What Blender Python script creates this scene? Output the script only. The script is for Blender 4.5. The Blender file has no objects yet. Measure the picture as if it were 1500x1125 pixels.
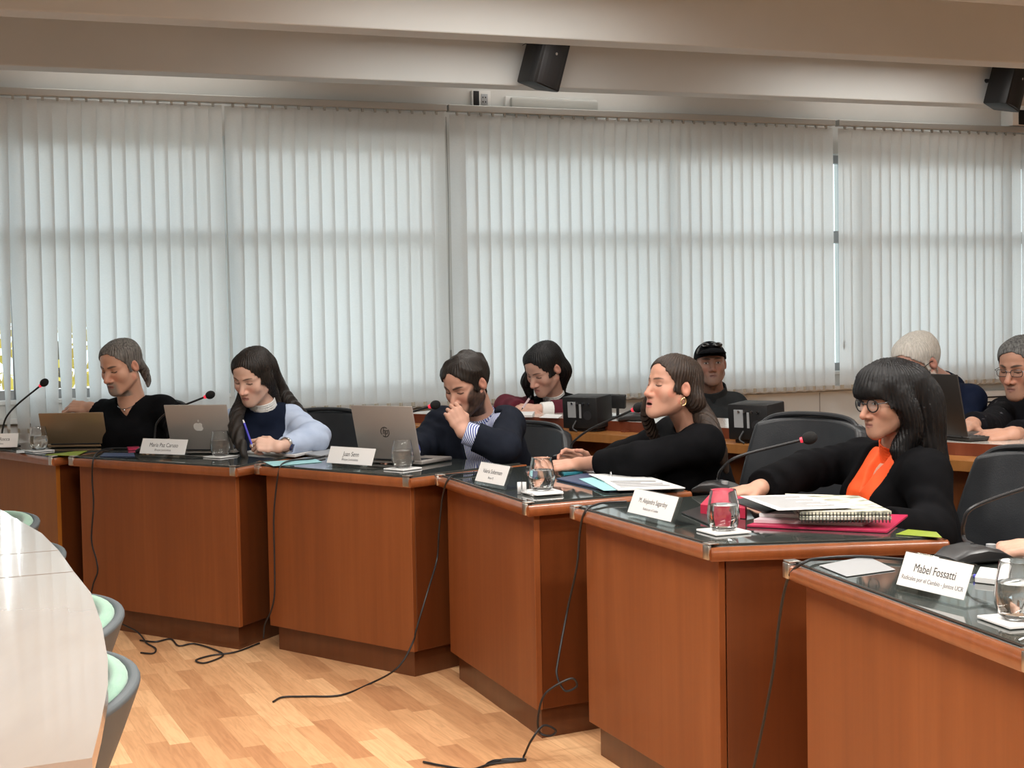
import bpy, bmesh, math, random
import numpy as np
from mathutils import Vector, Matrix

scene = bpy.context.scene
COL = scene.collection
PI = math.pi
RND = random.Random(7)

# ------------------------------------------------------------------ camera
F_PX, CX, CY, EYE = 2100.0, 750.0, 562.5, 1.33
PITCH = math.atan((CY - 467.0) / F_PX)
ROLL = 0.0185
_fw = np.array([0, math.cos(PITCH), -math.sin(PITCH)])
_up = np.array([0, math.sin(PITCH), math.cos(PITCH)])
_rt = np.array([1.0, 0, 0])
CAM_R = _rt * math.cos(ROLL) - _up * math.sin(ROLL)
CAM_U = _up * math.cos(ROLL) + _rt * math.sin(ROLL)
CAM_F = _fw


def _ray(px, py):
    return CAM_F + CAM_R * (px - CX) / F_PX - CAM_U * (py - CY) / F_PX


def at(px, py, z):
    """world point at height z seen at photo pixel (px, py)"""
    d = _ray(px, py)
    p = d * ((z - EYE) / d[2])
    p[2] += EYE
    return p


def aty(px, py, Y):
    """world point at distance Y seen at photo pixel (px, py)"""
    d = _ray(px, py)
    p = d * (Y / d[1])
    p[2] += EYE
    return p


def V(*a):
    return np.array(a, dtype=float)


def nrm(v):
    v = np.asarray(v, dtype=float)
    return v / (np.linalg.norm(v) + 1e-12)


cam_d = bpy.data.cameras.new('camera')
cam_d.sensor_fit = 'HORIZONTAL'
cam_d.sensor_width = 36.0
cam_d.lens = 36.0 * F_PX / 1500.0
cam_d.clip_start = 0.05
cam_d.clip_end = 200
cam = bpy.data.objects.new('camera', cam_d)
COL.objects.link(cam)
cam.matrix_world = Matrix(((CAM_R[0], CAM_U[0], -CAM_F[0], 0), (CAM_R[1], CAM_U[1], -CAM_F[1], 0),
                           (CAM_R[2], CAM_U[2], -CAM_F[2], EYE), (0, 0, 0, 1)))
scene.camera = cam


# ------------------------------------------------------------------ materials
def new_mat(name, color=(.8, .8, .8), rough=.5, metal=0.0, spec=None, coat=0.0, coat_rough=.1, sheen=0.0):
    m = bpy.data.materials.new(name)
    m.use_nodes = True
    b = m.node_tree.nodes['Principled BSDF']
    b.inputs['Base Color'].default_value = (*color, 1)
    b.inputs['Roughness'].default_value = rough
    b.inputs['Metallic'].default_value = metal
    if spec is not None:
        b.inputs['Specular IOR Level'].default_value = spec
    if coat:
        b.inputs['Coat Weight'].default_value = coat
        b.inputs['Coat Roughness'].default_value = coat_rough
    if sheen:
        b.inputs['Sheen Weight'].default_value = sheen
    return m


def nodes(m):
    return m.node_tree.nodes, m.node_tree.links, m.node_tree.nodes['Principled BSDF']


def ramp_noise(m, c1, c2, scale=(5, 5, 5), detail=3, coord='Object', bump=0.0, bump_scale=None, lo=.35, hi=.65, distort=0.0):
    """colour variation between two close tones, optional bump"""
    N, L, b = nodes(m)
    tc = N.new('ShaderNodeTexCoord')
    mp = N.new('ShaderNodeMapping')
    mp.inputs['Scale'].default_value = scale
    L.new(tc.outputs[coord], mp.inputs['Vector'])
    nz = N.new('ShaderNodeTexNoise')
    nz.inputs['Scale'].default_value = 1.0
    nz.inputs['Detail'].default_value = detail
    nz.inputs['Distortion'].default_value = distort
    L.new(mp.outputs[0], nz.inputs['Vector'])
    cr = N.new('ShaderNodeValToRGB')
    cr.color_ramp.elements[0].position = lo
    cr.color_ramp.elements[1].position = hi
    cr.color_ramp.elements[0].color = (*c1, 1)
    cr.color_ramp.elements[1].color = (*c2, 1)
    L.new(nz.outputs['Fac'], cr.inputs[0])
    L.new(cr.outputs[0], b.inputs['Base Color'])
    if bump:
        bp = N.new('ShaderNodeBump')
        bp.inputs['Strength'].default_value = bump
        bp.inputs['Distance'].default_value = .002
        src = nz
        if bump_scale:
            mp2 = N.new('ShaderNodeMapping')
            mp2.inputs['Scale'].default_value = bump_scale
            L.new(tc.outputs[coord], mp2.inputs['Vector'])
            src = N.new('ShaderNodeTexNoise')
            src.inputs['Scale'].default_value = 1.0
            src.inputs['Detail'].default_value = 2
            L.new(mp2.outputs[0], src.inputs['Vector'])
        L.new(src.outputs['Fac'], bp.inputs['Height'])
        L.new(bp.outputs[0], b.inputs['Normal'])
    return m


def thin_glass(name, tint=(1, 1, 1), rough=.02, ior=1.45, refl=1.0):
    """thin clear sheet: mirror-like reflection over a clear body"""
    m = bpy.data.materials.new(name)
    m.use_nodes = True
    N, L = m.node_tree.nodes, m.node_tree.links
    N.clear()
    out = N.new('ShaderNodeOutputMaterial')
    mix = N.new('ShaderNodeMixShader')
    lw = N.new('ShaderNodeLayerWeight')
    lw.inputs['Blend'].default_value = .5
    pw = N.new('ShaderNodeMath')
    pw.operation = 'POWER'
    pw.inputs[1].default_value = 4.0
    L.new(lw.outputs['Facing'], pw.inputs[0])
    fr = N.new('ShaderNodeMath')
    fr.operation = 'MULTIPLY_ADD'
    fr.inputs[1].default_value = .85
    fr.inputs[2].default_value = .045
    L.new(pw.outputs[0], fr.inputs[0])
    tr = N.new('ShaderNodeBsdfTransparent')
    tr.inputs['Color'].default_value = (*tint, 1)
    gl = N.new('ShaderNodeBsdfGlossy')
    gl.inputs['Roughness'].default_value = rough
    gl.inputs['Color'].default_value = (refl, refl, refl, 1)
    L.new(fr.outputs[0], mix.inputs[0])
    L.new(tr.outputs[0], mix.inputs[1])
    L.new(gl.outputs[0], mix.inputs[2])
    L.new(mix.outputs[0], out.inputs['Surface'])
    return m


# ------------------------------------------------------------------ objects
def tag(o, label=None, cat=None, group=None, kind=None):
    if label:
        o['label'] = label
    if cat:
        o['category'] = cat
    if group:
        o['group'] = group
    if kind:
        o['kind'] = kind
    return o


def empty(name, loc, label=None, cat=None, group=None, rz=0.0):
    o = bpy.data.objects.new(name, None)
    COL.objects.link(o)
    o.empty_display_size = .1
    o.location = loc
    o.rotation_euler = (0, 0, rz)
    return tag(o, label, cat, group)


def link_mesh(name, me, mat=None, parent=None, smooth=True, world=False):
    o = bpy.data.objects.new(name, me)
    COL.objects.link(o)
    for m in (mat if isinstance(mat, (list, tuple)) else [mat]):
        if m is not None:
            me.materials.append(m)
    if smooth:
        me.polygons.foreach_set('use_smooth', [True] * len(me.polygons))
    if parent is not None:
        o.parent = parent
        if world:   # geometry was made in world space
            o.matrix_parent_inverse = mw(parent).inverted()
    return o


def mw(o):
    if o.parent is None:
        return o.matrix_basis.copy()
    return mw(o.parent) @ o.matrix_parent_inverse @ o.matrix_basis


class MB:
    """collects shapes into one mesh"""

    def __init__(self):
        self.bm = bmesh.new()
        self.mi = 0

    def _fin(self, geom, M, bevel=0, seg=2):
        vs = [g for g in geom if isinstance(g, bmesh.types.BMVert)]
        if bevel:
            es = list({e for v in vs for e in v.link_edges})
            r = bmesh.ops.bevel(self.bm, geom=es, offset=bevel, segments=seg, affect='EDGES', profile=.5, clamp_overlap=True)
            vs = list({v for f in r['faces'] for v in f.verts} | {v for v in vs if v.is_valid})
            # pick up every vert of the island
            seen, st = set(vs), list(vs)
            while st:
                v = st.pop()
                for e in v.link_edges:
                    w = e.other_vert(v)
                    if w not in seen:
                        seen.add(w)
                        st.append(w)
            vs = list(seen)
        if M is not None:
            bmesh.ops.transform(self.bm, matrix=M, verts=vs)
        if self.mi:
            for f in {f for v in vs for f in v.link_faces}:
                f.material_index = self.mi
        return vs

    def box(self, c, s, bevel=0, seg=2, M=None, rz=0, R=None):
        g = bmesh.ops.create_cube(self.bm, size=1.0)['verts']
        bmesh.ops.scale(self.bm, vec=s, verts=g)
        m = Matrix.Translation(Vector(c)) @ (R if R is not None else Matrix.Rotation(rz, 4, 'Z'))
        if M is not None:
            m = M @ m
        return self._fin(g, m, bevel, seg)

    def prism(self, poly, z0, z1, bevel=0, seg=2, M=None):
        """vertical prism over a plan polygon"""
        a = [self.bm.verts.new((x, y, z0)) for x, y in poly]
        b = [self.bm.verts.new((x, y, z1)) for x, y in poly]
        n = len(poly)
        self.bm.faces.new(list(reversed(a)))
        self.bm.faces.new(b)
        for i in range(n):
            self.bm.faces.new((a[i], a[(i + 1) % n], b[(i + 1) % n], b[i]))
        bmesh.ops.recalc_face_normals(self.bm, faces=list({f for v in a + b for f in v.link_faces}))
        return self._fin(a + b, M, bevel, seg)

    def cyl(self, p0, p1, r0, r1=None, seg=20, cap=True, bevel=0):
        p0, p1 = Vector(p0), Vector(p1)
        r1 = r0 if r1 is None else r1
        d = p1 - p0
        g = bmesh.ops.create_cone(self.bm, cap_ends=cap, segments=seg, radius1=r0, radius2=max(r1, 1e-5), depth=d.length)['verts']
        q = d.to_track_quat('Z', 'Y').to_matrix().to_4x4()
        return self._fin(g, Matrix.Translation((p0 + p1) / 2) @ q, bevel, 2)

    def ball(self, c, r, u=20, v=12, R=None):
        g = bmesh.ops.create_uvsphere(self.bm, u_segments=u, v_segments=v, radius=1.0)['verts']
        s = (r, r, r) if isinstance(r, (int, float)) else r
        bmesh.ops.scale(self.bm, vec=s, verts=g)
        return self._fin(g, Matrix.Translation(Vector(c)) @ (R if R is not None else Matrix()))

    def tube(self, pts, r, seg=10, cap=True, closed=False):
        """round tube along a polyline, radius scalar or per-point"""
        pts = [Vector(p) for p in pts]
        n = len(pts)
        rs = [r] * n if isinstance(r, (int, float)) else list(r)
        rings = []
        up = Vector((0, 0, 1))
        prev = None
        for i, p in enumerate(pts):
            if closed:
                t = (pts[(i + 1) % n] - pts[i - 1]).normalized()
            else:
                t = (pts[min(i + 1, n - 1)] - pts[max(i - 1, 0)]).normalized()
            if prev is None:
                x = t.cross(up)
                if x.length < 1e-3:
                    x = t.cross(Vector((1, 0, 0)))
                x.normalize()
            else:
                x = (prev - t * prev.dot(t)).normalized()
            prev = x
            y = t.cross(x)
            rings.append([self.bm.verts.new(p + (x * math.cos(k * 2 * PI / seg) + y * math.sin(k * 2 * PI / seg)) * rs[i]) for k in range(seg)])
        m = n if closed else n - 1
        for i in range(m):
            a, b = rings[i], rings[(i + 1) % n]
            for k in range(seg):
                f = self.bm.faces.new((a[k], a[(k + 1) % seg], b[(k + 1) % seg], b[k]))
                f.material_index = self.mi
        if cap and not closed:
            self.bm.faces.new(list(reversed(rings[0]))).material_index = self.mi
            self.bm.faces.new(rings[-1]).material_index = self.mi
        return rings

    def lathe(self, prof, seg=32, M=None, close=False):
        """revolve (r, z) profile about z"""
        rings = []
        vs = []
        for r, z in prof:
            if r < 1e-6:
                v = self.bm.verts.new((0, 0, z))
                rings.append([v])
                vs.append(v)
            else:
                ring = [self.bm.verts.new((r * math.cos(k * 2 * PI / seg), r * math.sin(k * 2 * PI / seg), z)) for k in range(seg)]
                rings.append(ring)
                vs += ring
        for a, b in zip(rings[:-1], rings[1:]):
            for k in range(seg):
                k2 = (k + 1) % seg
                if len(a) == 1 and len(b) == 1:
                    continue
                if len(a) == 1:
                    self.bm.faces.new((a[0], b[k], b[k2])).material_index = self.mi
                elif len(b) == 1:
                    self.bm.faces.new((a[k], a[k2], b[0])).material_index = self.mi
                else:
                    self.bm.faces.new((a[k], a[k2], b[k2], b[k])).material_index = self.mi
        if M is not None:
            bmesh.ops.transform(self.bm, matrix=M, verts=vs)
        return vs

    def grid(self, fn, nu, nv, thick=0.0):
        """sheet from fn(u, v) -> point, optionally thickened along its normal"""
        P = [[Vector(fn(i / nu, j / nv)) for j in range(nv + 1)] for i in range(nu + 1)]

        def lay(P, flip):
            W = [[self.bm.verts.new(p) for p in row] for row in P]
            for i in range(nu):
                for j in range(nv):
                    q = (W[i][j], W[i + 1][j], W[i + 1][j + 1], W[i][j + 1])
                    self.bm.faces.new(q if not flip else tuple(reversed(q))).material_index = self.mi
            return W
        A = lay(P, False)
        if thick:
            Q = []
            for i in range(nu + 1):
                row = []
                for j in range(nv + 1):
                    du = P[min(i + 1, nu)][j] - P[max(i - 1, 0)][j]
                    dv = P[i][min(j + 1, nv)] - P[i][max(j - 1, 0)]
                    row.append(P[i][j] - du.cross(dv).normalized() * thick)
                Q.append(row)
            B = lay(Q, True)
            bd = [(i, 0) for i in range(nu)] + [(nu, j) for j in range(nv)] + [(i, nv) for i in range(nu, 0, -1)] + [(0, j) for j in range(nv, 0, -1)]
            for k in range(len(bd)):
                a, b = bd[k], bd[(k + 1) % len(bd)]
                self.bm.faces.new((A[b[0]][b[1]], A[a[0]][a[1]], B[a[0]][a[1]], B[b[0]][b[1]])).material_index = self.mi
        return A

    def build(self, name, mat=None, parent=None, smooth=True, world=False, sharp=35):
        me = bpy.data.meshes.new(name)
        bmesh.ops.recalc_face_normals(self.bm, faces=self.bm.faces[:])
        if smooth and sharp:
            for e in self.bm.edges:
                if len(e.link_faces) == 2 and e.calc_face_angle(0) > math.radians(sharp):
                    e.smooth = False
        self.bm.to_mesh(me)
        self.bm.free()
        return link_mesh(name, me, mat, parent, smooth, world)


def catmull(pts, n=8):
    """smooth polyline through points"""
    P = [Vector(p) for p in pts]
    P = [P[0] * 2 - P[1]] + P + [P[-1] * 2 - P[-2]]
    out = []
    for i in range(1, len(P) - 2):
        a, b, c, d = P[i - 1:i + 3]
        for k in range(n):
            t = k / n
            out.append(.5 * ((2 * b) + (c - a) * t + (2 * a - 5 * b + 4 * c - d) * t * t + (3 * b - a - 3 * c + d) * t ** 3))
    out.append(P[-2])
    return out


def copy_tree(o, parent=None):
    c = o.copy()
    COL.objects.link(c)
    if parent is not None:
        c.parent = parent
        c.matrix_parent_inverse = o.matrix_parent_inverse.copy()
    for ch in list(o.children):
        copy_tree(ch, c)
    return c
SKY, SUN, EXPO = 1.8, 1.0, 0.35
LAMPS = [(-2.0, .27, 2.86, .8), (.3, .27, 2.86, .9), (2.6, .27, 2.86, .9), (-.55, 1.20, 2.76, 9), (1.9, 1.20, 2.76, 8), (-.9, 2.42, 2.76, 11),  # those nearest the windows are unseen, added to brighten the lintel
         (-2.4, 3.66, 2.76, 24), (-.6, 3.66, 2.76, 12),  # this row is unseen, added to brighten the floor and left-hand desks
         (-2.6, 4.9, 2.76, 55), (0, 4.9, 2.76, 38), (2.4, 4.9, 2.76, 27), (-2.6, 7.35, 2.76, 66), (0, 7.35, 2.76, 50), (2.4, 7.35, 2.76, 36),
         (-1.2, 9.8, 2.76, 50), (1.2, 9.8, 2.76, 44)]
# ------------------------------------------------------------------ the room: u runs along the window wall, v comes from it towards the camera
W0 = V(0, 8.27, 0)
WU = V(.9315, .364, 0)
WN = V(.364, -.9315, 0)
RM = Matrix(((WU[0], WN[0], 0, W0[0]), (WU[1], WN[1], 0, W0[1]), (0, 0, 1, 0), (0, 0, 0, 1)))   # room axes -> world (left-handed plan, fixed by normals)


def rw(u, v, z):
    return W0 + WU * u + WN * v + V(0, 0, z)


class RB(MB):
    """mesh builder in room axes"""

    def rbox(self, u0, u1, v0, v1, z0, z1, bevel=0):
        return self.box(((u0 + u1) / 2, (v0 + v1) / 2, (z0 + z1) / 2), (u1 - u0, v1 - v0, z1 - z0), bevel, M=RM)


def struct(name, mb, mat, parent=None, smooth=False):
    o = mb.build(name, mat, parent, smooth)
    if parent is None:
        o['kind'] = 'structure'
    return o


M_WALL = new_mat('white_wall_paint', (.60, .60, .575), .7)
ramp_noise(M_WALL, (.58, .58, .555), (.62, .62, .60), (3, 3, 3), 3)
M_CEIL = new_mat('ceiling_paint', (.50, .485, .455), .8)
ramp_noise(M_CEIL, (.50, .52, .515), (.53, .55, .545), (2, 2, 2), 3)
M_FRAME = new_mat('grey_aluminium', (.36, .37, .38), .45, .3)
M_WHITEPAINT = new_mat('white_enamel', (.68, .68, .66), .4)
M_CLAD = new_mat('cool_white_cladding', (.64, .68, .69), .45)
M_PANE = thin_glass('window_pane', (.96, .98, .97))

# floor: three-strip laminate laid square to the windows
M_FLOOR = new_mat('oak_laminate', (.55, .27, .12), .38, spec=.4)
N, L, b = nodes(M_FLOOR)
tc = N.new('ShaderNodeTexCoord')
mp = N.new('ShaderNodeMapping')
mp.inputs['Rotation'].default_value = (0, 0, math.radians(66))
L.new(tc.outputs['Object'], mp.inputs[0])
bk = N.new('ShaderNodeTexBrick')
bk.offset = .37
bk.offset_frequency = 2
bk.squash = .8
bk.squash_frequency = 3
for k, v in {'Scale': 1.0, 'Mortar Size': .0008, 'Mortar Smooth': .1, 'Bias': 0.0, 'Brick Width': .46, 'Row Height': .068}.items():
    bk.inputs[k].default_value = v
bk.inputs['Color1'].default_value = (0, 0, 0, 1)
bk.inputs['Color2'].default_value = (1, 1, 1, 1)
bk.inputs['Mortar'].default_value = (.2, .2, .2, 1)
L.new(mp.outputs[0], bk.inputs['Vector'])
cr = N.new('ShaderNodeValToRGB')
e = cr.color_ramp.elements
e[0].position, e[0].color = .0, (.52, .255, .120, 1)
e[1].position, e[1].color = 1.0, (.86, .53, .28, 1)
e.new(.35).color = (.68, .375, .185, 1)
e.new(.7).color = (.78, .45, .23, 1)
L.new(bk.outputs['Color'], cr.inputs[0])
gm = N.new('ShaderNodeMapping')
gm.inputs['Scale'].default_value = (3.5, 38, 1)
L.new(mp.outputs[0], gm.inputs[0])
gn = N.new('ShaderNodeTexNoise')
gn.inputs['Scale'].default_value = 1.6
gn.inputs['Detail'].default_value = 4
gn.inputs['Distortion'].default_value = 1.2
L.new(gm.outputs[0], gn.inputs['Vector'])
mx = N.new('ShaderNodeMixRGB')
mx.blend_type = 'MULTIPLY'
mx.inputs[0].default_value = .55
gr = N.new('ShaderNodeValToRGB')
gr.color_ramp.elements[0].position, gr.color_ramp.elements[0].color = .3, (.72, .62, .54, 1)
gr.color_ramp.elements[1].position, gr.color_ramp.elements[1].color = .6, (1.05, 1.03, 1.0, 1)
L.new(gn.outputs['Fac'], gr.inputs[0])
L.new(cr.outputs[0], mx.inputs[1])
L.new(gr.outputs[0], mx.inputs[2])
L.new(mx.outputs[0], b.inputs['Base Color'])

U0, U1, V1, ZC, ZB = -6.0, 7.0, 12.0, 3.0, 2.55
mb = RB()
mb.rbox(U0, U1, -.30, V1, -.12, 0)
struct('floor', mb, M_FLOOR)
mb = RB()
mb.rbox(U0, U1, -.30, V1, ZC, ZC + .15)
struct('ceiling', mb, M_CEIL)
for k in range(9):
    v0 = .50 + 1.235 * k
    mb = RB()
    sk = .026      # the beams run a touch out of line with the wall
    mb.prism([(U0 + .01, v0 + sk * (U0 + 1)), (U1 - .01, v0 + sk * (U1 + 1)), (U1 - .01, v0 + .14 + sk * (U1 + 1)), (U0 + .01, v0 + .14 + sk * (U0 + 1))], ZB, ZC - .002, .006, M=RM)
    struct('trim_%d' % (k + 1), mb, M_CEIL)['label'] = 'deep white ceiling beam running along the windows'

# window wall with openings
SILL, HEAD, TR0, TR1 = .96, 2.33, 1.775, 1.850
openings = [(-5.0, -3.85), (-3.75, -1.62), (-1.600, -.43), (-.31, 2.352), (2.375, 4.6), (4.75, 6.2)]
mb = RB()
mb.rbox(U0, U1, -.22, 0, 0, SILL)
mb.rbox(U0, U1, -.22, 0, HEAD, ZC - .002)
us = [U0] + [x for o in openings for x in o] + [U1]
for a, c in zip(us[0::2], us[1::2]):
    mb.rbox(a, c, -.22, 0, SILL, HEAD)
struct('wall_back', mb, M_WALL)
mb = RB()
mb.rbox(U0, U1, .001, .012, .02, .835, .001)     # painted cladding under the sill, in sheets
struct('trim_20', mb, M_CLAD)
for i in range(11):
    mb = RB()
    uu = 2.073 - 1.22 * 5 + 1.22 * i
    if U0 < uu < U1:
        mb.rbox(uu - .003, uu + .003, .0125, .014, .03, .83)
        struct('trim_%d' % (30 + i), mb, M_FRAME)
mb = RB()
mb.rbox(U0, U1, .001, .06, .845, .872, .003)
struct('trim_21', mb, M_WHITEPAINT)
for i, (a, c) in enumerate(openings):
    mb = RB()
    t = .05
    v0, v1 = -.14, -.085
    mb.rbox(a, c, v0, v1, SILL, SILL + t)
    mb.rbox(a, c, v0, v1, HEAD - t, HEAD)
    mb.rbox(a, c, v0 - .01, v1 + .015, TR0, TR1)
    n = max(1, round((c - a) / 1.2))
    for k in range(n + 1):
        x = a + (c - a) * k / n
        mb.rbox(max(a, x - .03), min(c, x + .03), v0, v1, SILL, HEAD)
    w = struct('window_%d' % (i + 1), mb, M_FRAME)
    mb = RB()
    mb.rbox(a + .01, c - .01, -.115, -.111, SILL + .02, HEAD - .02)
    struct('pane', mb, M_PANE, w)
    mb = RB()
    mb.rbox(a, c, -.22, .012, SILL - .02, SILL + .001, .002)
    struct('window_sill', mb, M_WHITEPAINT, w)
# the other walls, out of the photo: they close the room
for nm, r in {'wall_left': (U0 - .15, U0, -.22, V1, 0, ZC), 'wall_right': (U1, U1 + .15, -.22, V1, 0, ZC), 'wall_front': (U0, U1, V1, V1 + .15, 0, ZC)}.items():
    mb = RB()
    mb.rbox(*r)
    struct(nm, mb, M_WALL)

# outside: pale ground and one yellow-leaved tree beyond the panes
mb = MB()
mb.box((0, 30, -.9), (120, 60, .1), M=None)
g = mb.build('ground_outside', new_mat('pale_paving', (.50, .49, .46), .9), None, False)
g['kind'] = 'structure'

M_LEAF = new_mat('yellow_leaves', (.75, .55, .06), .6)
ramp_noise(M_LEAF, (.55, .42, .05), (.85, .66, .10), (3, 3, 3), 2)
tr = empty('yellow_tree', (-4.4, 13.5, -.85), 'yellow leaved tree outside, glimpsed between the twisted slats', 'tree')
mb = MB()
mb.cyl((-4.4, 13.5, -.85), (-4.3, 13.5, 1.2), .12, .07, 12)
mb.build('trunk', new_mat('bark', (.10, .08, .06), .9), tr, world=True)
mb = MB()
rr = random.Random(3)
for i in range(1500):
    p = Vector((rr.gauss(0, 1), rr.gauss(0, 1), rr.gauss(0, 1))).normalized() * rr.uniform(.4, 1) ** .5
    p = Vector((-4.4 + p.x * 1.8, 13.5 + p.y * 1.4, .75 + p.z * 1.1))
    u_ = Vector((rr.gauss(0, 1), rr.gauss(0, 1), rr.gauss(0, 1))).normalized() * .09
    w_ = u_.cross(Vector((rr.gauss(0, 1), rr.gauss(0, 1), 1))).normalized() * .05
    mb.bm.faces.new([mb.bm.verts.new(p + q) for q in (-u_, w_, u_, -w_)])
mb.build('foliage', M_LEAF, tr, False, world=True)

# ------------------------------------------------------------------ vertical blinds
M_SLAT = bpy.data.materials.new('blind_fabric')
M_SLAT.use_nodes = True
N, L = M_SLAT.node_tree.nodes, M_SLAT.node_tree.links
N.clear()
out = N.new('ShaderNodeOutputMaterial')
mix = N.new('ShaderNodeMixShader')
mix.inputs[0].default_value = .50
di = N.new('ShaderNodeBsdfDiffuse')
tl = N.new('ShaderNodeBsdfTranslucent')
tc = N.new('ShaderNodeTexCoord')
mp = N.new('ShaderNodeMapping')
mp.inputs['Scale'].default_value = (30, 30, 160)
nz = N.new('ShaderNodeTexNoise')
nz.inputs['Scale'].default_value = 3
nz.inputs['Detail'].default_value = 4
cr = N.new('ShaderNodeValToRGB')
cr.color_ramp.elements[0].color = (.70, .715, .71, 1)
cr.color_ramp.elements[1].color = (.80, .815, .81, 1)
L.new(tc.outputs['Object'], mp.inputs[0])
L.new(mp.outputs[0], nz.inputs['Vector'])
L.new(nz.outputs['Fac'], cr.inputs[0])
L.new(cr.outputs[0], di.inputs[0])
L.new(cr.outputs[0], tl.inputs[0])
L.new(di.outputs[0], mix.inputs[1])
L.new(tl.outputs[0], mix.inputs[2])
L.new(mix.outputs[0], out.inputs['Surface'])
M_WEIGHT = new_mat('beige_weight', (.42, .38, .30), .6)
M_RAIL = new_mat('aluminium_rail', (.42, .42, .40), .4, .4)

ZBLIND = .855
r = random.Random(5)


def blind(u0, u1, label, zt=2.475, zb=ZBLIND, wild=0.0, tilt=.26, closed_at=99):
    root = empty('vertical_blind', rw((u0 + u1) / 2, .10, zb), label, 'blind', 'vertical blinds along the window wall')
    mb = RB()
    mb.rbox(u0 - .02, u1 + .02, .075, .125, zt + .012, zt + .05, .004)
    n = int(round((u1 - u0) / .0715))
    pitch = (u1 - u0) / n
    sl, wt, ch = MB(), MB(), []
    hr = mb
    for i in range(n):
        uc = u0 + pitch * (i + .5)
        a0 = tilt + r.uniform(-.07, .07)
        tw = r.uniform(-.10, .10) + (r.uniform(.35, 1.0) * wild if i < closed_at else r.uniform(0, .12) * wild)
        W = .0445

        def fn(s, t, uc=uc, a0=a0, tw=tw):
            x = (s - .5) * 2
            z = zt + (zb - zt) * t
            a = a0 + tw * t ** 1.4
            bow = .0035 * (1 - x * x)
            du, dv = x * W * math.cos(a) - bow * math.sin(a), x * W * math.sin(a) + bow * math.cos(a)
            return rw(uc + du, .100 + dv, z)
        sl.grid(fn, 4, 14)
        a = a0 + tw
        p0, p1 = rw(uc - W * math.cos(a) * .96, .10 - W * math.sin(a) * .96, zb + .012), rw(uc + W * math.cos(a) * .96, .10 + W * math.sin(a) * .96, zb + .012)
        p0[:2] += WN[:2] * .002
        d = Vector(p1 - p0)
        wt.box((Vector(p0) + Vector(p1)) / 2, (d.length, .003, .022), 0, R=Matrix.Rotation(math.atan2(d.y, d.x), 4, 'Z'))
        ch.append(((Vector(p0) + Vector(p1)) / 2 + Vector(WN) * .006))
        mb.rbox(uc - .006, uc + .006, .093, .107, zt - .008, zt + .0125)
    sl.build('louvre_panel', M_SLAT, root, True, world=True)
    wt.build('hem_weight_strip', M_WEIGHT, root, False, world=True)
    hr.build('headrail', M_RAIL, root, False, world=True)
    mb = MB()
    pts = []
    for a, c in zip(ch[:-1], ch[1:]):
        for t in (0, .25, .5, .75):
            pts.append(a.lerp(c, t) - Vector((0, 0, .022 * 4 * t * (1 - t) - .0)))
    mb.tube(pts, .0012, 5)
    mb.build('bead_chain', M_WHITEPAINT, root, True, world=True)
    return root


blind(-4.9, -3.012, 'white vertical blind beyond the left end of the room')
blind(-3.0, -1.655, 'white vertical blind with twisted slats behind the grey haired man in the black sweater', wild=1.25, zb=.80, closed_at=10)
blind(-1.622, -.425, 'white vertical blind between the open window slit and the narrow white post', wild=.95, closed_at=2)
blind(-.375, 2.112, 'widest white vertical blind, hanging under the long ceiling lamp', wild=.04)
blind(2.178, 3.565, 'white vertical blind behind the white haired man, right of the bright window slit', wild=.06)
blind(3.605, 5.0, 'white vertical blind at the right edge beyond the seated man with glasses', wild=.10)

# cords hanging at the blind joints
M_CORD = new_mat('grey_cord', (.20, .20, .19), .6)
for u, lab in ((-.40, 'thin dark blind cord hanging down the narrow white post'), (2.20, 'thin pull cord hanging beside the bright window slit')):
    mb = MB()
    mb.tube([rw(u, .088, 2.46), rw(u + .004, .09, 2.0), rw(u - .003, .09, 1.4), rw(u, .09, 1.15)], .0022, 6)
    mb.lathe([(0, 1.10), (.006, 1.11), (.005, 1.16), (0, 1.165)], 10, M=Matrix.Translation(Vector(rw(u, .09, 0))))
    tag(mb.build('blind_cord', M_CORD), lab, 'cord')

# ------------------------------------------------------------------ things on the wall and beams
M_BLACKBOX = new_mat('black_speaker_cloth', (.006, .006, .007), .6)
M_BLACKSHELL = new_mat('black_speaker_shell', (.010, .010, .0105), .5, spec=.3)


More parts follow.
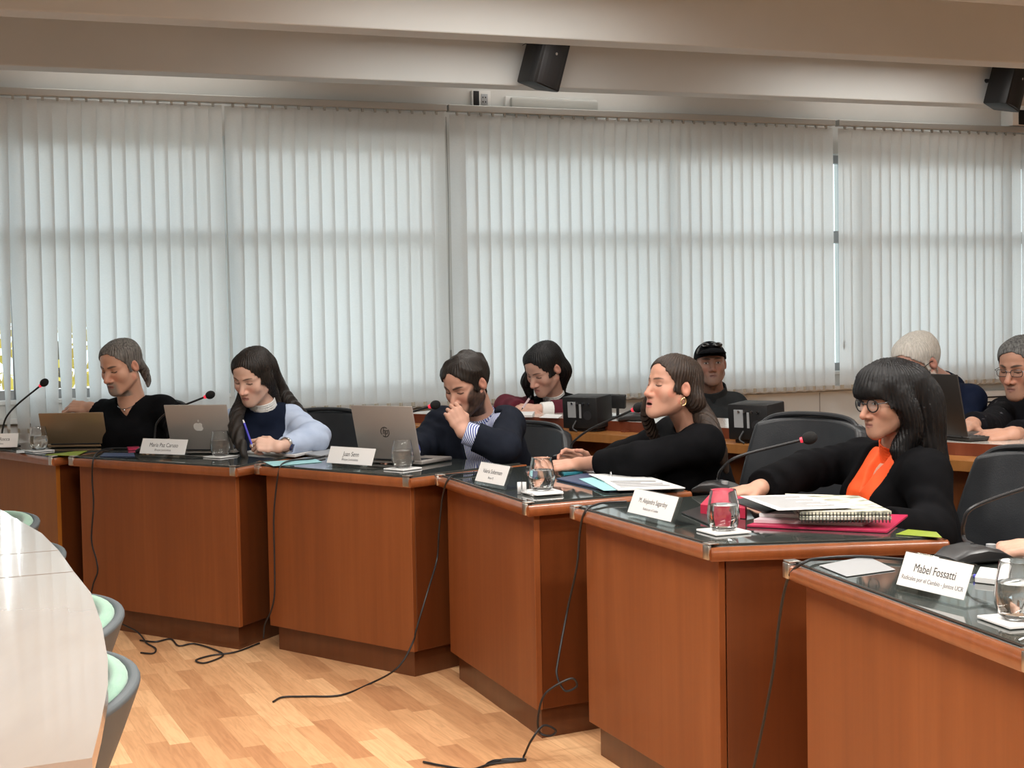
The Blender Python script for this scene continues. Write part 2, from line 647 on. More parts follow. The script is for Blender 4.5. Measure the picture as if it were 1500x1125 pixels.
def wall_speaker(u, v, z, yaw, tilt, label):
    """small two-way speaker on an arm, facing the room"""
    c = rw(u, v, z)
    root = empty('wall_speaker', c, label, 'speaker', 'loudspeakers on the ceiling beam')
    f = nrm(WN * math.cos(yaw) + WU * math.sin(yaw))
    s = nrm(np.cross((0, 0, 1), f))
    Rm = Matrix(((s[0], f[0], 0, 0), (s[1], f[1], 0, 0), (0, 0, 1, 0), (0, 0, 0, 1))) @ Matrix.Rotation(tilt, 4, 'X') @ Matrix.Rotation(.20, 4, 'Y')
    T = Matrix.Translation(Vector(c)) @ Rm @ Matrix.Scale(1.14, 4)
    mb = MB()
    prof = [(-.062, -.08), (.062, -.08), (.083, .02), (.083, .06), (-.083, .06), (-.083, .02)]
    mb.prism([(x, -y if False else y) for x, y in prof], -.125, .125, .008, M=T)
    mb.build('cabinet', M_BLACKSHELL, root, world=True)
    mb = MB()
    prof = [(math.sin(a) * .082, .058 + .030 * math.cos(a * 1.0) - .02 + .004) for a in np.linspace(-1.35, 1.35, 11)]
    mb.prism([(x, y) for x, y in prof] + [(.080, .056), (-.080, .056)], -.118, .118, .003, M=T)
    gr = mb.build('grille', M_BLACKBOX, root, world=True)
    mb = MB()
    mb.cyl(T @ Vector((0, .069, .03)), T @ Vector((0, .0735, .03)), .007, seg=14)
    mb.build('badge', M_METAL_R, gr, world=True)
    mb = MB()
    mb.tube([T @ Vector((0, -.078, .01)), T @ Vector((-.01, -.12, .01)), Vector(rw(u, .667, z))], .012, 8)
    mb.box(rw(u, .672, z), (.06, .012, .10), .003, R=Matrix.Rotation(math.atan2(WU[1], WU[0]), 4, 'Z'))
    mb.build('wall_bracket', M_BLACKSHELL, root, world=True)
    mb = MB()
    mb.tube(catmull([T @ Vector((0.03, -.078, .05)), T @ Vector((.07, -.11, .10)), Vector(rw(u - .06, .66, z + .10)), Vector(rw(u - .07, .652, z + .02)), Vector(rw(u - .05, .65, z - .05))], 6), .0028, 6)
    mb.build('cable', M_BLACKSHELL, root, world=True)


M_METAL_R = new_mat('silver_badge', (.7, .7, .7), .3, 1.0)
wall_speaker(-.10, .80, 2.665, .35, -.17, 'black loudspeaker on the beam above the long lamp')
wall_speaker(2.83, .86, 2.655, .40, -.17, 'black loudspeaker on the beam at the right edge')
mb = RB()   # long closed lamp on the lintel
root = empty('wall_lamp', rw(.27, .04, 2.56), 'long pale wall lamp, unlit, above the widest blind', 'lamp')
mb.rbox(-.02, .555, .002, .03, 2.505, 2.60, .008)
mb.build('lamp_housing', M_WHITEPAINT, root, True, world=True)
mb = RB()
mb.rbox(.0, .545, .030, .075, 2.520, 2.592, .016)
mb.build('lamp_diffuser', new_mat('milky_plastic', (.42, .43, .41), .3), root, True, world=True)
root = empty('socket_box', rw(-.165, .02, 2.575), 'grey socket box with a dark flap beside the long lamp', 'socket')
mb = RB()
mb.rbox(-.222, -.108, .002, .03, 2.520, 2.625, .004)
mb.build('box_body', M_WHITEPAINT, root, True, world=True)
mb = RB()
mb.rbox(-.214, -.180, .030, .034, 2.535, 2.62, .001)
mb.build('dark_flap', M_BLACKSHELL, root, True, world=True)
mb = RB()
mb.rbox(-.168, -.128, .030, .034, 2.545, 2.605, .001)
ou = mb.build('outlet_plate', M_FRAME, root, True, world=True)
mb = RB()
for uu in (-.158, -.142):
    for zz in (2.560, 2.585):
        mb.rbox(uu - .003, uu + .003, .0342, .0348, zz - .004, zz + .004)
mb.build('slot', M_BLACKSHELL, ou, False, world=True)
root = empty('air_conditioner', rw(3.72, .08, 2.55), 'corner of a dark fronted wall unit at the top right edge', 'air conditioner')
mb = RB()
mb.rbox(3.50, 4.2, .002, .12, 2.532, 2.64, .006)
mb.build('casing', M_WHITEPAINT, root, True, world=True)
mb = RB()
mb.rbox(3.545, 4.19, .1205, .125, 2.538, 2.634, .002)
mb.build('front_panel', M_BLACKSHELL, root, True, world=True)
# heater grille on the wall below the right blind
root = empty('wall_heater', rw(3.40, .05, .62), 'white louvred heater on the wall beside the man with glasses', 'heater')
mb = RB()
mb.rbox(3.05, 4.3, .014, .075, .42, .80, .008)
mb.build('casing', M_WHITEPAINT, root, True, world=True)
mb = RB()
for k in range(7):
    mb.rbox(3.12, 4.2, .0752, .079, .56 + .032 * k, .570 + .032 * k)
mb.build('louvre_panel', M_BLACKSHELL, root, False, world=True)

# ------------------------------------------------------------------ light
world = bpy.data.worlds.new('sky')
scene.world = world
world.use_nodes = True
bg = world.node_tree.nodes['Background']
bg.inputs[0].default_value = (.80, .92, 1.0, 1)
bg.inputs[1].default_value = SKY
sun = bpy.data.lights.new('sun', 'SUN')
sun.energy = SUN
sun.angle = math.radians(16)
sun.color = (.93, .97, 1.0)
so = bpy.data.objects.new('sun', sun)
COL.objects.link(so)
so.rotation_euler = (Vector(WN) * 1.0 + Vector(WU) * -.10 + Vector((0, 0, -.16))).to_track_quat('-Z', 'Y').to_euler()

M_TUBE = new_mat('lit_lamp_diffuser', (.8, .8, .8), .5)
_N, _L, _b = nodes(M_TUBE)
_b.inputs['Emission Color'].default_value = (1, .95, .88, 1)
_b.inputs['Emission Strength'].default_value = 2.0


def unseen_ceiling_lamp(u, v, z, watts, label, length=1.2):
    root = empty('unseen_ceiling_lamp', rw(u, v, z), label, 'lamp', 'ceiling lamps between the beams')
    mb = RB()
    mb.rbox(u - length / 2, u + length / 2, v - .09, v + .09, z, z + .05, .006)
    mb.build('lamp_housing', M_WHITEPAINT, root, True, world=True)
    mb = RB()
    mb.rbox(u - length / 2 + .02, u + length / 2 - .02, v - .08, v + .08, z - .006, z - .001)
    mb.build('lamp_diffuser', M_TUBE, root, False, world=True)
    for x in (-.4, .4):
        mb = RB()
        mb.rbox(u + x - .01, u + x + .01, v - .01, v + .01, z + .05, ZC - .001)
        mb.build('hanger', M_WHITEPAINT, root, False, world=True)
    l = bpy.data.lights.new('tube_light', 'AREA')
    l.shape = 'RECTANGLE'
    l.size, l.size_y = length, .16
    l.energy = watts
    l.color = (1.0, .965, .915)
    o = bpy.data.objects.new('tube_light', l)
    COL.objects.link(o)
    o.matrix_world = Matrix.Translation(Vector(rw(u, v, z - .012))) @ Matrix.Rotation(math.atan2(WU[1], WU[0]), 4, 'Z')
    o.parent = root
    o.matrix_parent_inverse = mw(root).inverted()


for (u, v, z, wt) in LAMPS:  # all unseen; some only added for fill light
    unseen_ceiling_lamp(u, v, z, wt, 'unseen white fluorescent lamp hung by the ceiling beams to light the room')
scene.view_settings.view_transform = 'Standard'
scene.view_settings.look = 'None'
scene.view_settings.exposure = EXPO
scene.view_settings.gamma = 1.0
scene.cycles.use_denoising = True
# ------------------------------------------------------------------ implicit surfaces (bodies, hair, clothes)
def smin(a, b, k):
    if k <= 0:
        return np.minimum(a, b)
    h = np.maximum(k - np.abs(a - b), 0) / k
    return np.minimum(a, b) - h * h * k * .25


def smax(a, b, k):
    return -smin(-a, -b, k)


def cone(a, ra, b, rb):
    """capsule whose radius goes from ra to rb"""
    a, b = np.asarray(a, float), np.asarray(b, float)
    ba = b - a
    l2 = float(ba @ ba) + 1e-12

    def f(P):
        t = np.clip(((P - a) @ ba) / l2, 0, 1)
        d = P - a - t[:, None] * ba
        return np.sqrt((d * d).sum(1)) - (ra + (rb - ra) * t)
    f.c, f.r = (a + b) / 2, np.linalg.norm(ba) / 2 + max(ra, rb)
    return f


def ell(c, r, R=None):
    """ellipsoid, R = 3x3 whose rows are its axes"""
    c, r = np.asarray(c, float), np.asarray(r, float)

    def f(P):
        q = P - c
        if R is not None:
            q = q @ np.asarray(R).T
        k0 = np.sqrt(((q / r) ** 2).sum(1)) + 1e-9
        k1 = np.sqrt(((q / (r * r)) ** 2).sum(1)) + 1e-9
        return k0 * (k0 - 1) / k1
    f.c, f.r = c, float(max(r))
    return f


def oval_cone(a, Aa, Ba, sa, b, Ab, Bb, sb):
    """tube with an oval section: half-width A along the side axis s, half-depth B"""
    a, b, sa, sb = (np.asarray(x, float) for x in (a, b, sa, sb))
    ba = b - a
    l2 = float(ba @ ba) + 1e-12

    def f(P):
        t = np.clip(((P - a) @ ba) / l2, 0, 1)
        r = P - a - t[:, None] * ba
        s = sa[None] * (1 - t[:, None]) + sb[None] * t[:, None]
        s /= np.sqrt((s * s).sum(1))[:, None]
        A, B = Aa + (Ab - Aa) * t, Ba + (Bb - Ba) * t
        u = (r * s).sum(1)
        w = r - u[:, None] * s
        w2 = (w * w).sum(1)
        k0 = np.sqrt((u / A) ** 2 + w2 / B ** 2) + 1e-9
        k1 = np.sqrt((u / A ** 2) ** 2 + w2 / B ** 4) + 1e-9
        return k0 * (k0 - 1) / k1
    f.c, f.r = (a + b) / 2, np.linalg.norm(ba) / 2 + max(Aa, Ab, Ba, Bb)
    return f


def blend(prims, k):
    """smooth union of [(f, k) or f]"""
    def f(P):
        d = None
        for p in prims:
            g, kk = p if isinstance(p, tuple) else (p, k)
            v = g(P)
            d = v if d is None else smin(d, v, kk)
        return d
    return f


_CORN = [(i, j, k) for i in (0, 1) for j in (0, 1) for k in (0, 1)]
_EDG = [(a, b) for a in range(8) for b in range(a + 1, 8) if sum(abs(np.array(_CORN[a]) - np.array(_CORN[b]))) == 1]


def mesh_field(f, lo, hi, h, slack=2.0):
    """zero surface of f inside a box -> (verts, quads); only cells near the surface are sampled finely"""
    lo, hi = np.asarray(lo, float), np.asarray(hi, float)
    B = 6
    nb = np.ceil((hi - lo) / (h * B)).astype(int) + 1
    n = nb * B + 1
    cc = np.stack(np.meshgrid(*[lo[i] + (np.arange(nb[i]) + .5) * h * B for i in range(3)], indexing='ij'), -1).reshape(-1, 3)
    fc = f(cc)
    act = np.abs(fc) < h * B * .87 * slack
    big = np.where(fc.reshape(nb) < 0, -1.0, 1.0).astype(np.float32)
    D = np.ones(n, np.float32)
    D[:-1, :-1, :-1] = np.repeat(np.repeat(np.repeat(big, B, 0), B, 1), B, 2)
    ab = np.argwhere(act.reshape(nb))
    loc = np.stack(np.meshgrid(*[np.arange(B + 1)] * 3, indexing='ij'), -1).reshape(-1, 3)
    for s in range(0, len(ab), 2000):
        idx = (ab[s:s + 2000, None, :] * B + loc[None]).reshape(-1, 3)
        D[idx[:, 0], idx[:, 1], idx[:, 2]] = f(lo + idx * h).astype(np.float32)
    S = D < 0
    c = np.zeros(tuple(n - 1), np.int8)
    for o in _CORN:
        c += S[o[0]:n[0] - 1 + o[0], o[1]:n[1] - 1 + o[1], o[2]:n[2] - 1 + o[2]]
    cells = np.argwhere((c > 0) & (c < 8))
    if len(cells) == 0:
        return np.zeros((0, 3)), np.zeros((0, 4), int)
    acc = np.zeros((len(cells), 3))
    cnt = np.zeros(len(cells))
    cv = [D[cells[:, 0] + o[0], cells[:, 1] + o[1], cells[:, 2] + o[2]] for o in _CORN]
    for a, b in _EDG:
        x = (cv[a] < 0) != (cv[b] < 0)
        t = cv[a] / np.where(x, cv[a] - cv[b], 1)
        p = np.array(_CORN[a])[None] + t[:, None] * (np.array(_CORN[b]) - np.array(_CORN[a]))[None]
        acc[x] += p[x]
        cnt[x] += 1
    verts = lo + (cells + acc / cnt[:, None]) * h
    vid = np.full(tuple(n - 1), -1, np.int64)
    vid[cells[:, 0], cells[:, 1], cells[:, 2]] = np.arange(len(cells))
    quads = []
    for ax in range(3):
        o1, o2 = (ax + 1) % 3, (ax + 2) % 3
        sl = [slice(1, n[i] - 1) for i in range(3)]
        sl[ax] = slice(0, n[ax] - 1)
        sh = list(sl)
        sh[ax] = slice(1, n[ax])
        A, Bq = S[tuple(sl)], S[tuple(sh)]
        e = np.argwhere(A != Bq)
        if len(e) == 0:
            continue
        off = np.ones(3, int)
        off[ax] = 0
        e = e + off
        flip = S[e[:, 0], e[:, 1], e[:, 2]]
        q = []
        for d1, d2 in ((1, 1), (0, 1), (0, 0), (1, 0)):
            k = e.copy()
            k[:, o1] -= d1
            k[:, o2] -= d2
            q.append(vid[k[:, 0], k[:, 1], k[:, 2]])
        q = np.stack(q, 1)
        q[~flip] = q[~flip][:, ::-1]
        quads.append(q)
    quads = np.concatenate(quads)
    return verts, quads[(quads >= 0).all(1)]


def mesh_from(name, parts, mat, parent=None, cols=None, origin=None):
    """parts = [(verts, quads)], cols = matching vertex colours; joined into one mesh object (world space)"""
    vs, qs, cs, o = [], [], [], 0
    for i, (v, q) in enumerate(parts):
        vs.append(v)
        qs.append(q + o)
        if cols is not None:
            cs.append(cols[i])
        o += len(v)
    v, q = np.concatenate(vs), np.concatenate(qs)
    if origin is not None:
        v = v - np.asarray(origin)[None]
    me = bpy.data.meshes.new(name)
    me.vertices.add(len(v))
    me.vertices.foreach_set('co', v.astype(np.float32).ravel())
    me.loops.add(q.size)
    me.loops.foreach_set('vertex_index', q.astype(np.int32).ravel())
    me.polygons.add(len(q))
    me.polygons.foreach_set('loop_start', np.arange(0, q.size, 4, dtype=np.int32))
    me.update(calc_edges=True)
    me.validate()
    if cols is not None:
        a = me.color_attributes.new('tint', 'FLOAT_COLOR', 'POINT')
        c = np.concatenate(cs)
        a.data.foreach_set('color', np.concatenate([c, np.ones((len(c), 1))], 1).astype(np.float32).ravel())
    ob = link_mesh(name, me, mat, parent, True, world=True)
    if origin is not None:
        ob.location = origin
    return ob


def waves(P, k, seed):
    """cheap smooth noise in about -1..1"""
    r = np.random.RandomState(seed)
    s = 0
    for i in range(5):
        d = r.randn(3)
        d /= np.linalg.norm(d)
        s = s + np.sin(P @ d * k * (0.7 + .25 * i) + r.rand() * 6.28 + 1.3 * np.sin(P @ nrm(r.randn(3)) * k * .6 + r.rand() * 6.28))
    return s / 3.0
# ------------------------------------------------------------------ people
SKIN = new_mat('skin', (.6, .35, .25), .5, spec=.35)
_N, _L, _b = nodes(SKIN)
_a = _N.new('ShaderNodeAttribute')
_a.attribute_name = 'tint'
_L.new(_a.outputs['Color'], _b.inputs['Base Color'])
_b.inputs['Subsurface Weight'].default_value = .12
_b.inputs['Subsurface Radius'].default_value = (.012, .005, .003)
_b.inputs['Subsurface Scale'].default_value = 1.0
_nz = _N.new('ShaderNodeTexNoise')
_nz.inputs['Scale'].default_value = 260
_tc = _N.new('ShaderNodeTexCoord')
_L.new(_tc.outputs['Object'], _nz.inputs['Vector'])
_bp = _N.new('ShaderNodeBump')
_bp.inputs['Strength'].default_value = .12
_bp.inputs['Distance'].default_value = .001
_L.new(_nz.outputs['Fac'], _bp.inputs['Height'])
_L.new(_bp.outputs[0], _b.inputs['Normal'])


def cloth_mat(name, c1, c2=None, rough=.85, weave=900, sheen=.0):
    m = new_mat(name, c1, rough, spec=.06 if max(c1) < .05 else .2, sheen=sheen)
    ramp_noise(m, c1, c2 or tuple(min(1, x * 1.35 + .002) for x in c1), (14, 14, 14), 3, bump=.25, bump_scale=(weave,) * 3)
    return m


def hair_mat(name, c1, c2, rough=.42):
    m = new_mat(name, c1, rough + .08, spec=.28)
    ramp_noise(m, c1, c2, (150, 150, 9), 3, bump=.5, bump_scale=(420, 420, 14), lo=.3, hi=.75)
    return m


def frame3(yaw, pitch, roll):
    """columns right, forward, up; yaw 0 looks at the camera, + turns towards photo left, pitch + looks down"""
    y, p, r = (math.radians(a) for a in (yaw, pitch, roll))
    f0 = V(-math.sin(y), -math.cos(y), 0)
    up0 = V(0, 0, 1)
    rt = np.cross(f0, up0)
    f = f0 * math.cos(p) - up0 * math.sin(p)
    up = up0 * math.cos(p) + f0 * math.sin(p)
    u2 = up * math.cos(r) + rt * math.sin(r)
    r2 = rt * math.cos(r) - up * math.sin(r)
    return np.stack([r2, f, u2], 1)


class Head:
    def __init__(s, H, yaw=0, pitch=0, roll=0, scale=1.0, female=False, jaw=1.0, nose=1.0, mouth_open=0.0, eyes='down',
                 skin=(.50, .27, .19), brow=(.03, .02, .015), lip=(.42, .17, .14), beard=None, beard_col=(.03, .02, .017), beard_mix=.85, full=1.0):
        s.H, s.M, s.k = np.asarray(H, float), frame3(yaw, pitch, roll), scale
        s.female, s.eyes, s.skin, s.brow, s.lip = female, eyes, V(*skin), V(*brow), V(*lip)
        s.beard, s.beard_col, s.beard_mix, s.mouth = beard, V(*beard_col), beard_mix, mouth_open
        m = 0 if female else 1
        jw = jaw * (.047 if female else .053)
        P = []
        A = P.append
        A((ell((0, -.018, .032), (.073, .096, .083)), .02))
        A((ell((0, .030, .045), (.060, .052, .055)), .03))
        A((ell((0, .026, -.028), (.058 * full, .056, .078)), .03))
        for sx in (-1, 1):
            A((cone((sx * jw, -.004, -.052), .019, (sx * .017, .063, -.094), .017), .035))
            A((ell((sx * .040 * full, .054, -.025), (.022, .020, .021)), .034))
            A((cone((sx * .013, .079, .0235), .0085 + .0018 * m, (sx * .046, .060, .021), .009), .014))
        A((ell((0, .070, -.098), (.019 + .003 * m, .017, .016)), .022))
        A((ell((0, .066, -.064), (.032, .024, .027)), .02))
        base = blend(P, .02)
        sock = [ell((sx * .032, .096, .004), (.019, .020, .0125)) for sx in (-1, 1)]
        balls = [ell((sx * .0315, .0655, .003), (.0148, .0142, .0125)) for sx in (-1, 1)]
        nz = nose
        nos = [(cone((0, .076, .012), .0085, (0, .078 + .025 * nz, -.034), .0115 * (.85 + .15 * nz)), .012)]
        for sx in (-1, 1):
            nos.append((ell((sx * .0125 * nz, .084 + .006 * nz, -.039), (.0085, .012, .008)), .008))
        nost = [ell((sx * .0075, .090 + .010 * nz, -.0475), (.0042, .006, .0035)) for sx in (-1, 1)]
        o = mouth_open
        ul = [(cone((-.020, .0795, -.0655), .0030, (-.005, .0885, -.0605), .0058), .004),
              (cone((.020, .0795, -.0655), .0030, (.005, .0885, -.0605), .0058), .004)]
        ll = [(cone((-.018, .0795, -.0675 - o * .2), .0030, (0, .0865, -.0730 - o), .0070), .004),
              (cone((.018, .0795, -.0675 - o * .2), .0030, (0, .0865, -.0730 - o), .0070), .004)]
        slit = ell((0, .0915, -.0672 - o * .45), (.019 - o * .3, .009 + o * .9, .0008 + o * .6))
        ears = []
        for sx in (-1, 1):
            a = math.radians(22) * sx
            R = np.array([[math.cos(a), math.sin(a), 0], [-math.sin(a), math.cos(a), 0], [0, 0, 1]])
            tilt = math.radians(-12)
            R2 = np.array([[1, 0, 0], [0, math.cos(tilt), math.sin(tilt)], [0, -math.sin(tilt), math.cos(tilt)]])
            ears.append((ell((sx * .076, -.012, .000), (.0080, .0165, .0285), R2 @ R), ell((sx * .085, -.006, .002), (.008, .0095, .017), R2 @ R)))

        def f(q):
            d = base(q)
            for g in sock:
                d = smax(d, -g(q), .012)
            for g in balls:
                d = smin(d, g(q), .003)
            for g, k in nos:
                d = smin(d, g(q), k)
            for g in nost:
                d = smax(d, -g(q), .003)
            for g, k in ul + ll:
                d = smin(d, g(q), k)
            d = smax(d, -slit(q), .002)
            for e, c in ears:
                e_ = smax(e(q), -c(q), .004)
                d = smin(d, e_, .006)
            return d
        s.local = f
        s.base = base

    def q(s, P):
        return (P - s.H) @ s.M / s.k

    def w(s, *p):
        """local -> world"""
        return s.H + s.M @ (np.asarray(p, float) * s.k)

    def field(s, P):
        return s.local(s.q(P)) * s.k

    def tint(s, P):
        q = s.q(P)
        x, y, z = np.abs(q[:, 0]), q[:, 1], q[:, 2]
        c = np.repeat(s.skin[None], len(P), 0) * (1 + .07 * waves(P, 60, 3))[:, None]

        def mix(c, col, w):
            w = np.clip(w, 0, 1)[:, None]
            return c * (1 - w) + col[None] * w

        def soft(d, r):
            return np.clip(.5 - d / r, 0, 1)
        red = s.skin * V(1.08, .80, .78)
        c = mix(c, red, .7 * np.exp(-((x - .036) / .018) ** 2 - ((z + .03) / .02) ** 2) * (y > .02))
        c = mix(c, red, .6 * np.exp(-(x / .016) ** 2 - ((z + .035) / .016) ** 2) * (y > .06))
        c = mix(c, red, .6 * (x > .068))
        c = mix(c, s.skin * .62, .6 * np.exp(-((x - .03) / .016) ** 2 - ((z - .004) / .012) ** 2) * (y > .05))
        if s.beard:
            top = {'goatee': np.where(x < .036, -.050, -.2), 'full': np.where(x < .026, -.050, -.082 + np.clip((x - .026) / .038, 0, 1) ** 1.6 * .088),
                   'stubble': np.where(x < .028, -.048, -.074 + np.clip((x - .028) / .03, 0, 1) * .07)}[s.beard]
            w = soft(z - top, .020) * np.clip((y + .022) / .012, 0, 1) * (z > -.135) * (1 - (x > .062) * (z > -.034) * (y < .006))
            if s.beard == 'goatee':
                w = w * soft(x - .031, .012)
            w = w * (1 - .55 * np.exp(-(x / .007) ** 2 - ((z + .083) / .006) ** 2))
            c = mix(c, s.beard_col, w * (s.beard_mix + .05 * waves(P, 300, 5)))
        lipz = np.maximum(np.abs(z + .0672 + s.mouth * .4) - .0085 - s.mouth * .8 + 220 * 0 * x, x * .0 + (x - .021))
        lw = soft(lipz + (x / .021) ** 2 * .004, .003) * (y > .074)
        c = mix(c, s.lip, .85 * lw)
        sl = np.abs(z + .0672 + s.mouth * .45) - (.0012 + s.mouth * .5) * np.clip(1.25 - (x / .019) ** 2, 0, 1)
        c = mix(c, V(.045, .015, .012) if s.mouth > .002 else s.lip * .45, soft(sl, .0016) * (x < .0205) * (y > .070))
        # brows
        bz = .0235 + .004 * np.sin((x - .012) / .036 * 2.2) - .0015
        bt = .0042 * np.clip(1.15 - np.abs(x - .027) / .027, .25, 1) * (.8 if s.female else 1.15)
        c = mix(c, s.brow, .9 * soft(np.abs(z - bz) - bt, .003) * soft(np.abs(x - .030) - .020, .006) * (y > .045))
        # eyes
        ex, ez = x - .0315, z - .002
        front = y > .060
        if s.eyes == 'down':
            lid = ez + .004 - (ex / .014) ** 2 * .003
            c = mix(c, s.skin * .62, .8 * soft(np.abs(lid - .0075) - .0008, .0015) * (np.abs(ex) < .015) * front)
            c = mix(c, V(.016, .011, .010), .95 * soft(np.abs(lid) - .0022, .0018) * (np.abs(ex) < .0150) * front)
        else:
            up = .0050 * (1 - (ex / .0145) ** 2)
            lo_ = -.0042 * (1 - (ex / .0145) ** 2)
            ins = np.maximum(ez - up, lo_ - ez)
            w = soft(ins, .0012) * (np.abs(ex) < .0145) * front
            c = mix(c, V(.50, .46, .43), w)
            look = {'open': 0.0, 'left': .005, 'right': -.005}[s.eyes]
            iris = np.sqrt((np.where(q[:, 0] > 0, q[:, 0] - .0315, q[:, 0] + .0315) + look) ** 2 + ez ** 2)
            c = mix(c, V(.035, .018, .010), w * soft(iris - .0055, .001))
            c = mix(c, V(.004, .004, .004), w * soft(iris - .0026, .001))
            c = mix(c, V(.016, .011, .010), .9 * soft(np.abs(ez - up) - .0012, .0014) * (np.abs(ex) < .0150) * front)
            c = mix(c, s.skin * .6, .6 * soft(np.abs(ez - lo_) - .0006, .0012) * (np.abs(ex) < .0140) * front)
        return np.clip(c, 0, 1)


def hand_prims(wrist, fdir, back, side, curl=(.35, .4, .45, .5), thumb=(.5, .3), scale=1.0, spread=.07, thumb_out=.75):
    """wrist point, finger direction, back-of-hand normal; side +1 right hand, -1 left hand. returns (palm prims, finger chains)"""
    f = nrm(fdir)
    b = nrm(np.asarray(back, float) - f * (np.asarray(back, float) @ f))
    t = np.cross(f, b) * -side      # towards the thumb
    t = nrm(t)
    w = np.asarray(wrist, float)
    k = scale

    def L(x, y, z):
        return w + (t * x + f * y + b * z) * k
    palm = [(oval_cone(L(.002, .0, 0), .026 * k, .017 * k, t, L(.001, .045, 0), .036 * k, .0135 * k, t), .01),
            (oval_cone(L(.001, .045, 0), .036 * k, .0135 * k, t, L(.0, .084, 0), .038 * k, .0105 * k, t), .01),
            (cone(L(.018, .018, -.008), .015 * k, L(.030, .05, -.010), .013 * k), .012)]
    chains = []
    dims = [((.0275, .092), (.043, .025, .021), .0086), ((.0092, .095), (.047, .029, .022), .0088),
            ((-.0092, .092), (.043, .027, .021), .0083), ((-.0265, .085), (.034, .020, .018), .0073)]
    tips = []
    for i, ((x, y), seg, r) in enumerate(dims):
        a = curl[i] if not isinstance(curl[i], (tuple, list)) else None
        an = (a * .9, a * 1.15, a * .75) if a is not None else curl[i]
        sp = spread * (1.5 - i)
        p = V(x, y, -.001)
        palm.append((cone(L(x * .75, .035, .002), .0095 * k, L(*p), (r + .0018) * k), .008))
        ang = 0
        ch = []
        for j, ln in enumerate(seg):
            ang += an[j]
            d = V(math.sin(sp) * math.cos(ang), math.cos(sp) * math.cos(ang), -math.sin(ang))
            n = p + d * ln
            ch.append(cone(L(*p), (r - .0007 * j) * k, L(*n), (r - .0007 * (j + 1) - (.0008 if j == 2 else 0)) * k))
            p = n
        chains.append(ch)
        tips.append(L(*p))
    # thumb leaves the side of the palm near its base
    p = V(.026, .022, -.008)
    d = nrm(V(math.sin(thumb_out), math.cos(thumb_out), -thumb[0] * .6))
    ch = []
    for j, ln in enumerate((.040, .032, .026)):
        n = p + d * ln
        ch.append(cone(L(*p), (.0125 - .0018 * j) * k, L(*n), (.0115 - .0018 * j) * k))
        p = n
        d = nrm(d + V(-thumb[1] * .9, .15, -thumb[0] * .35))
    chains.append(ch)
    tips.append(L(*p))
    return palm, chains, tips


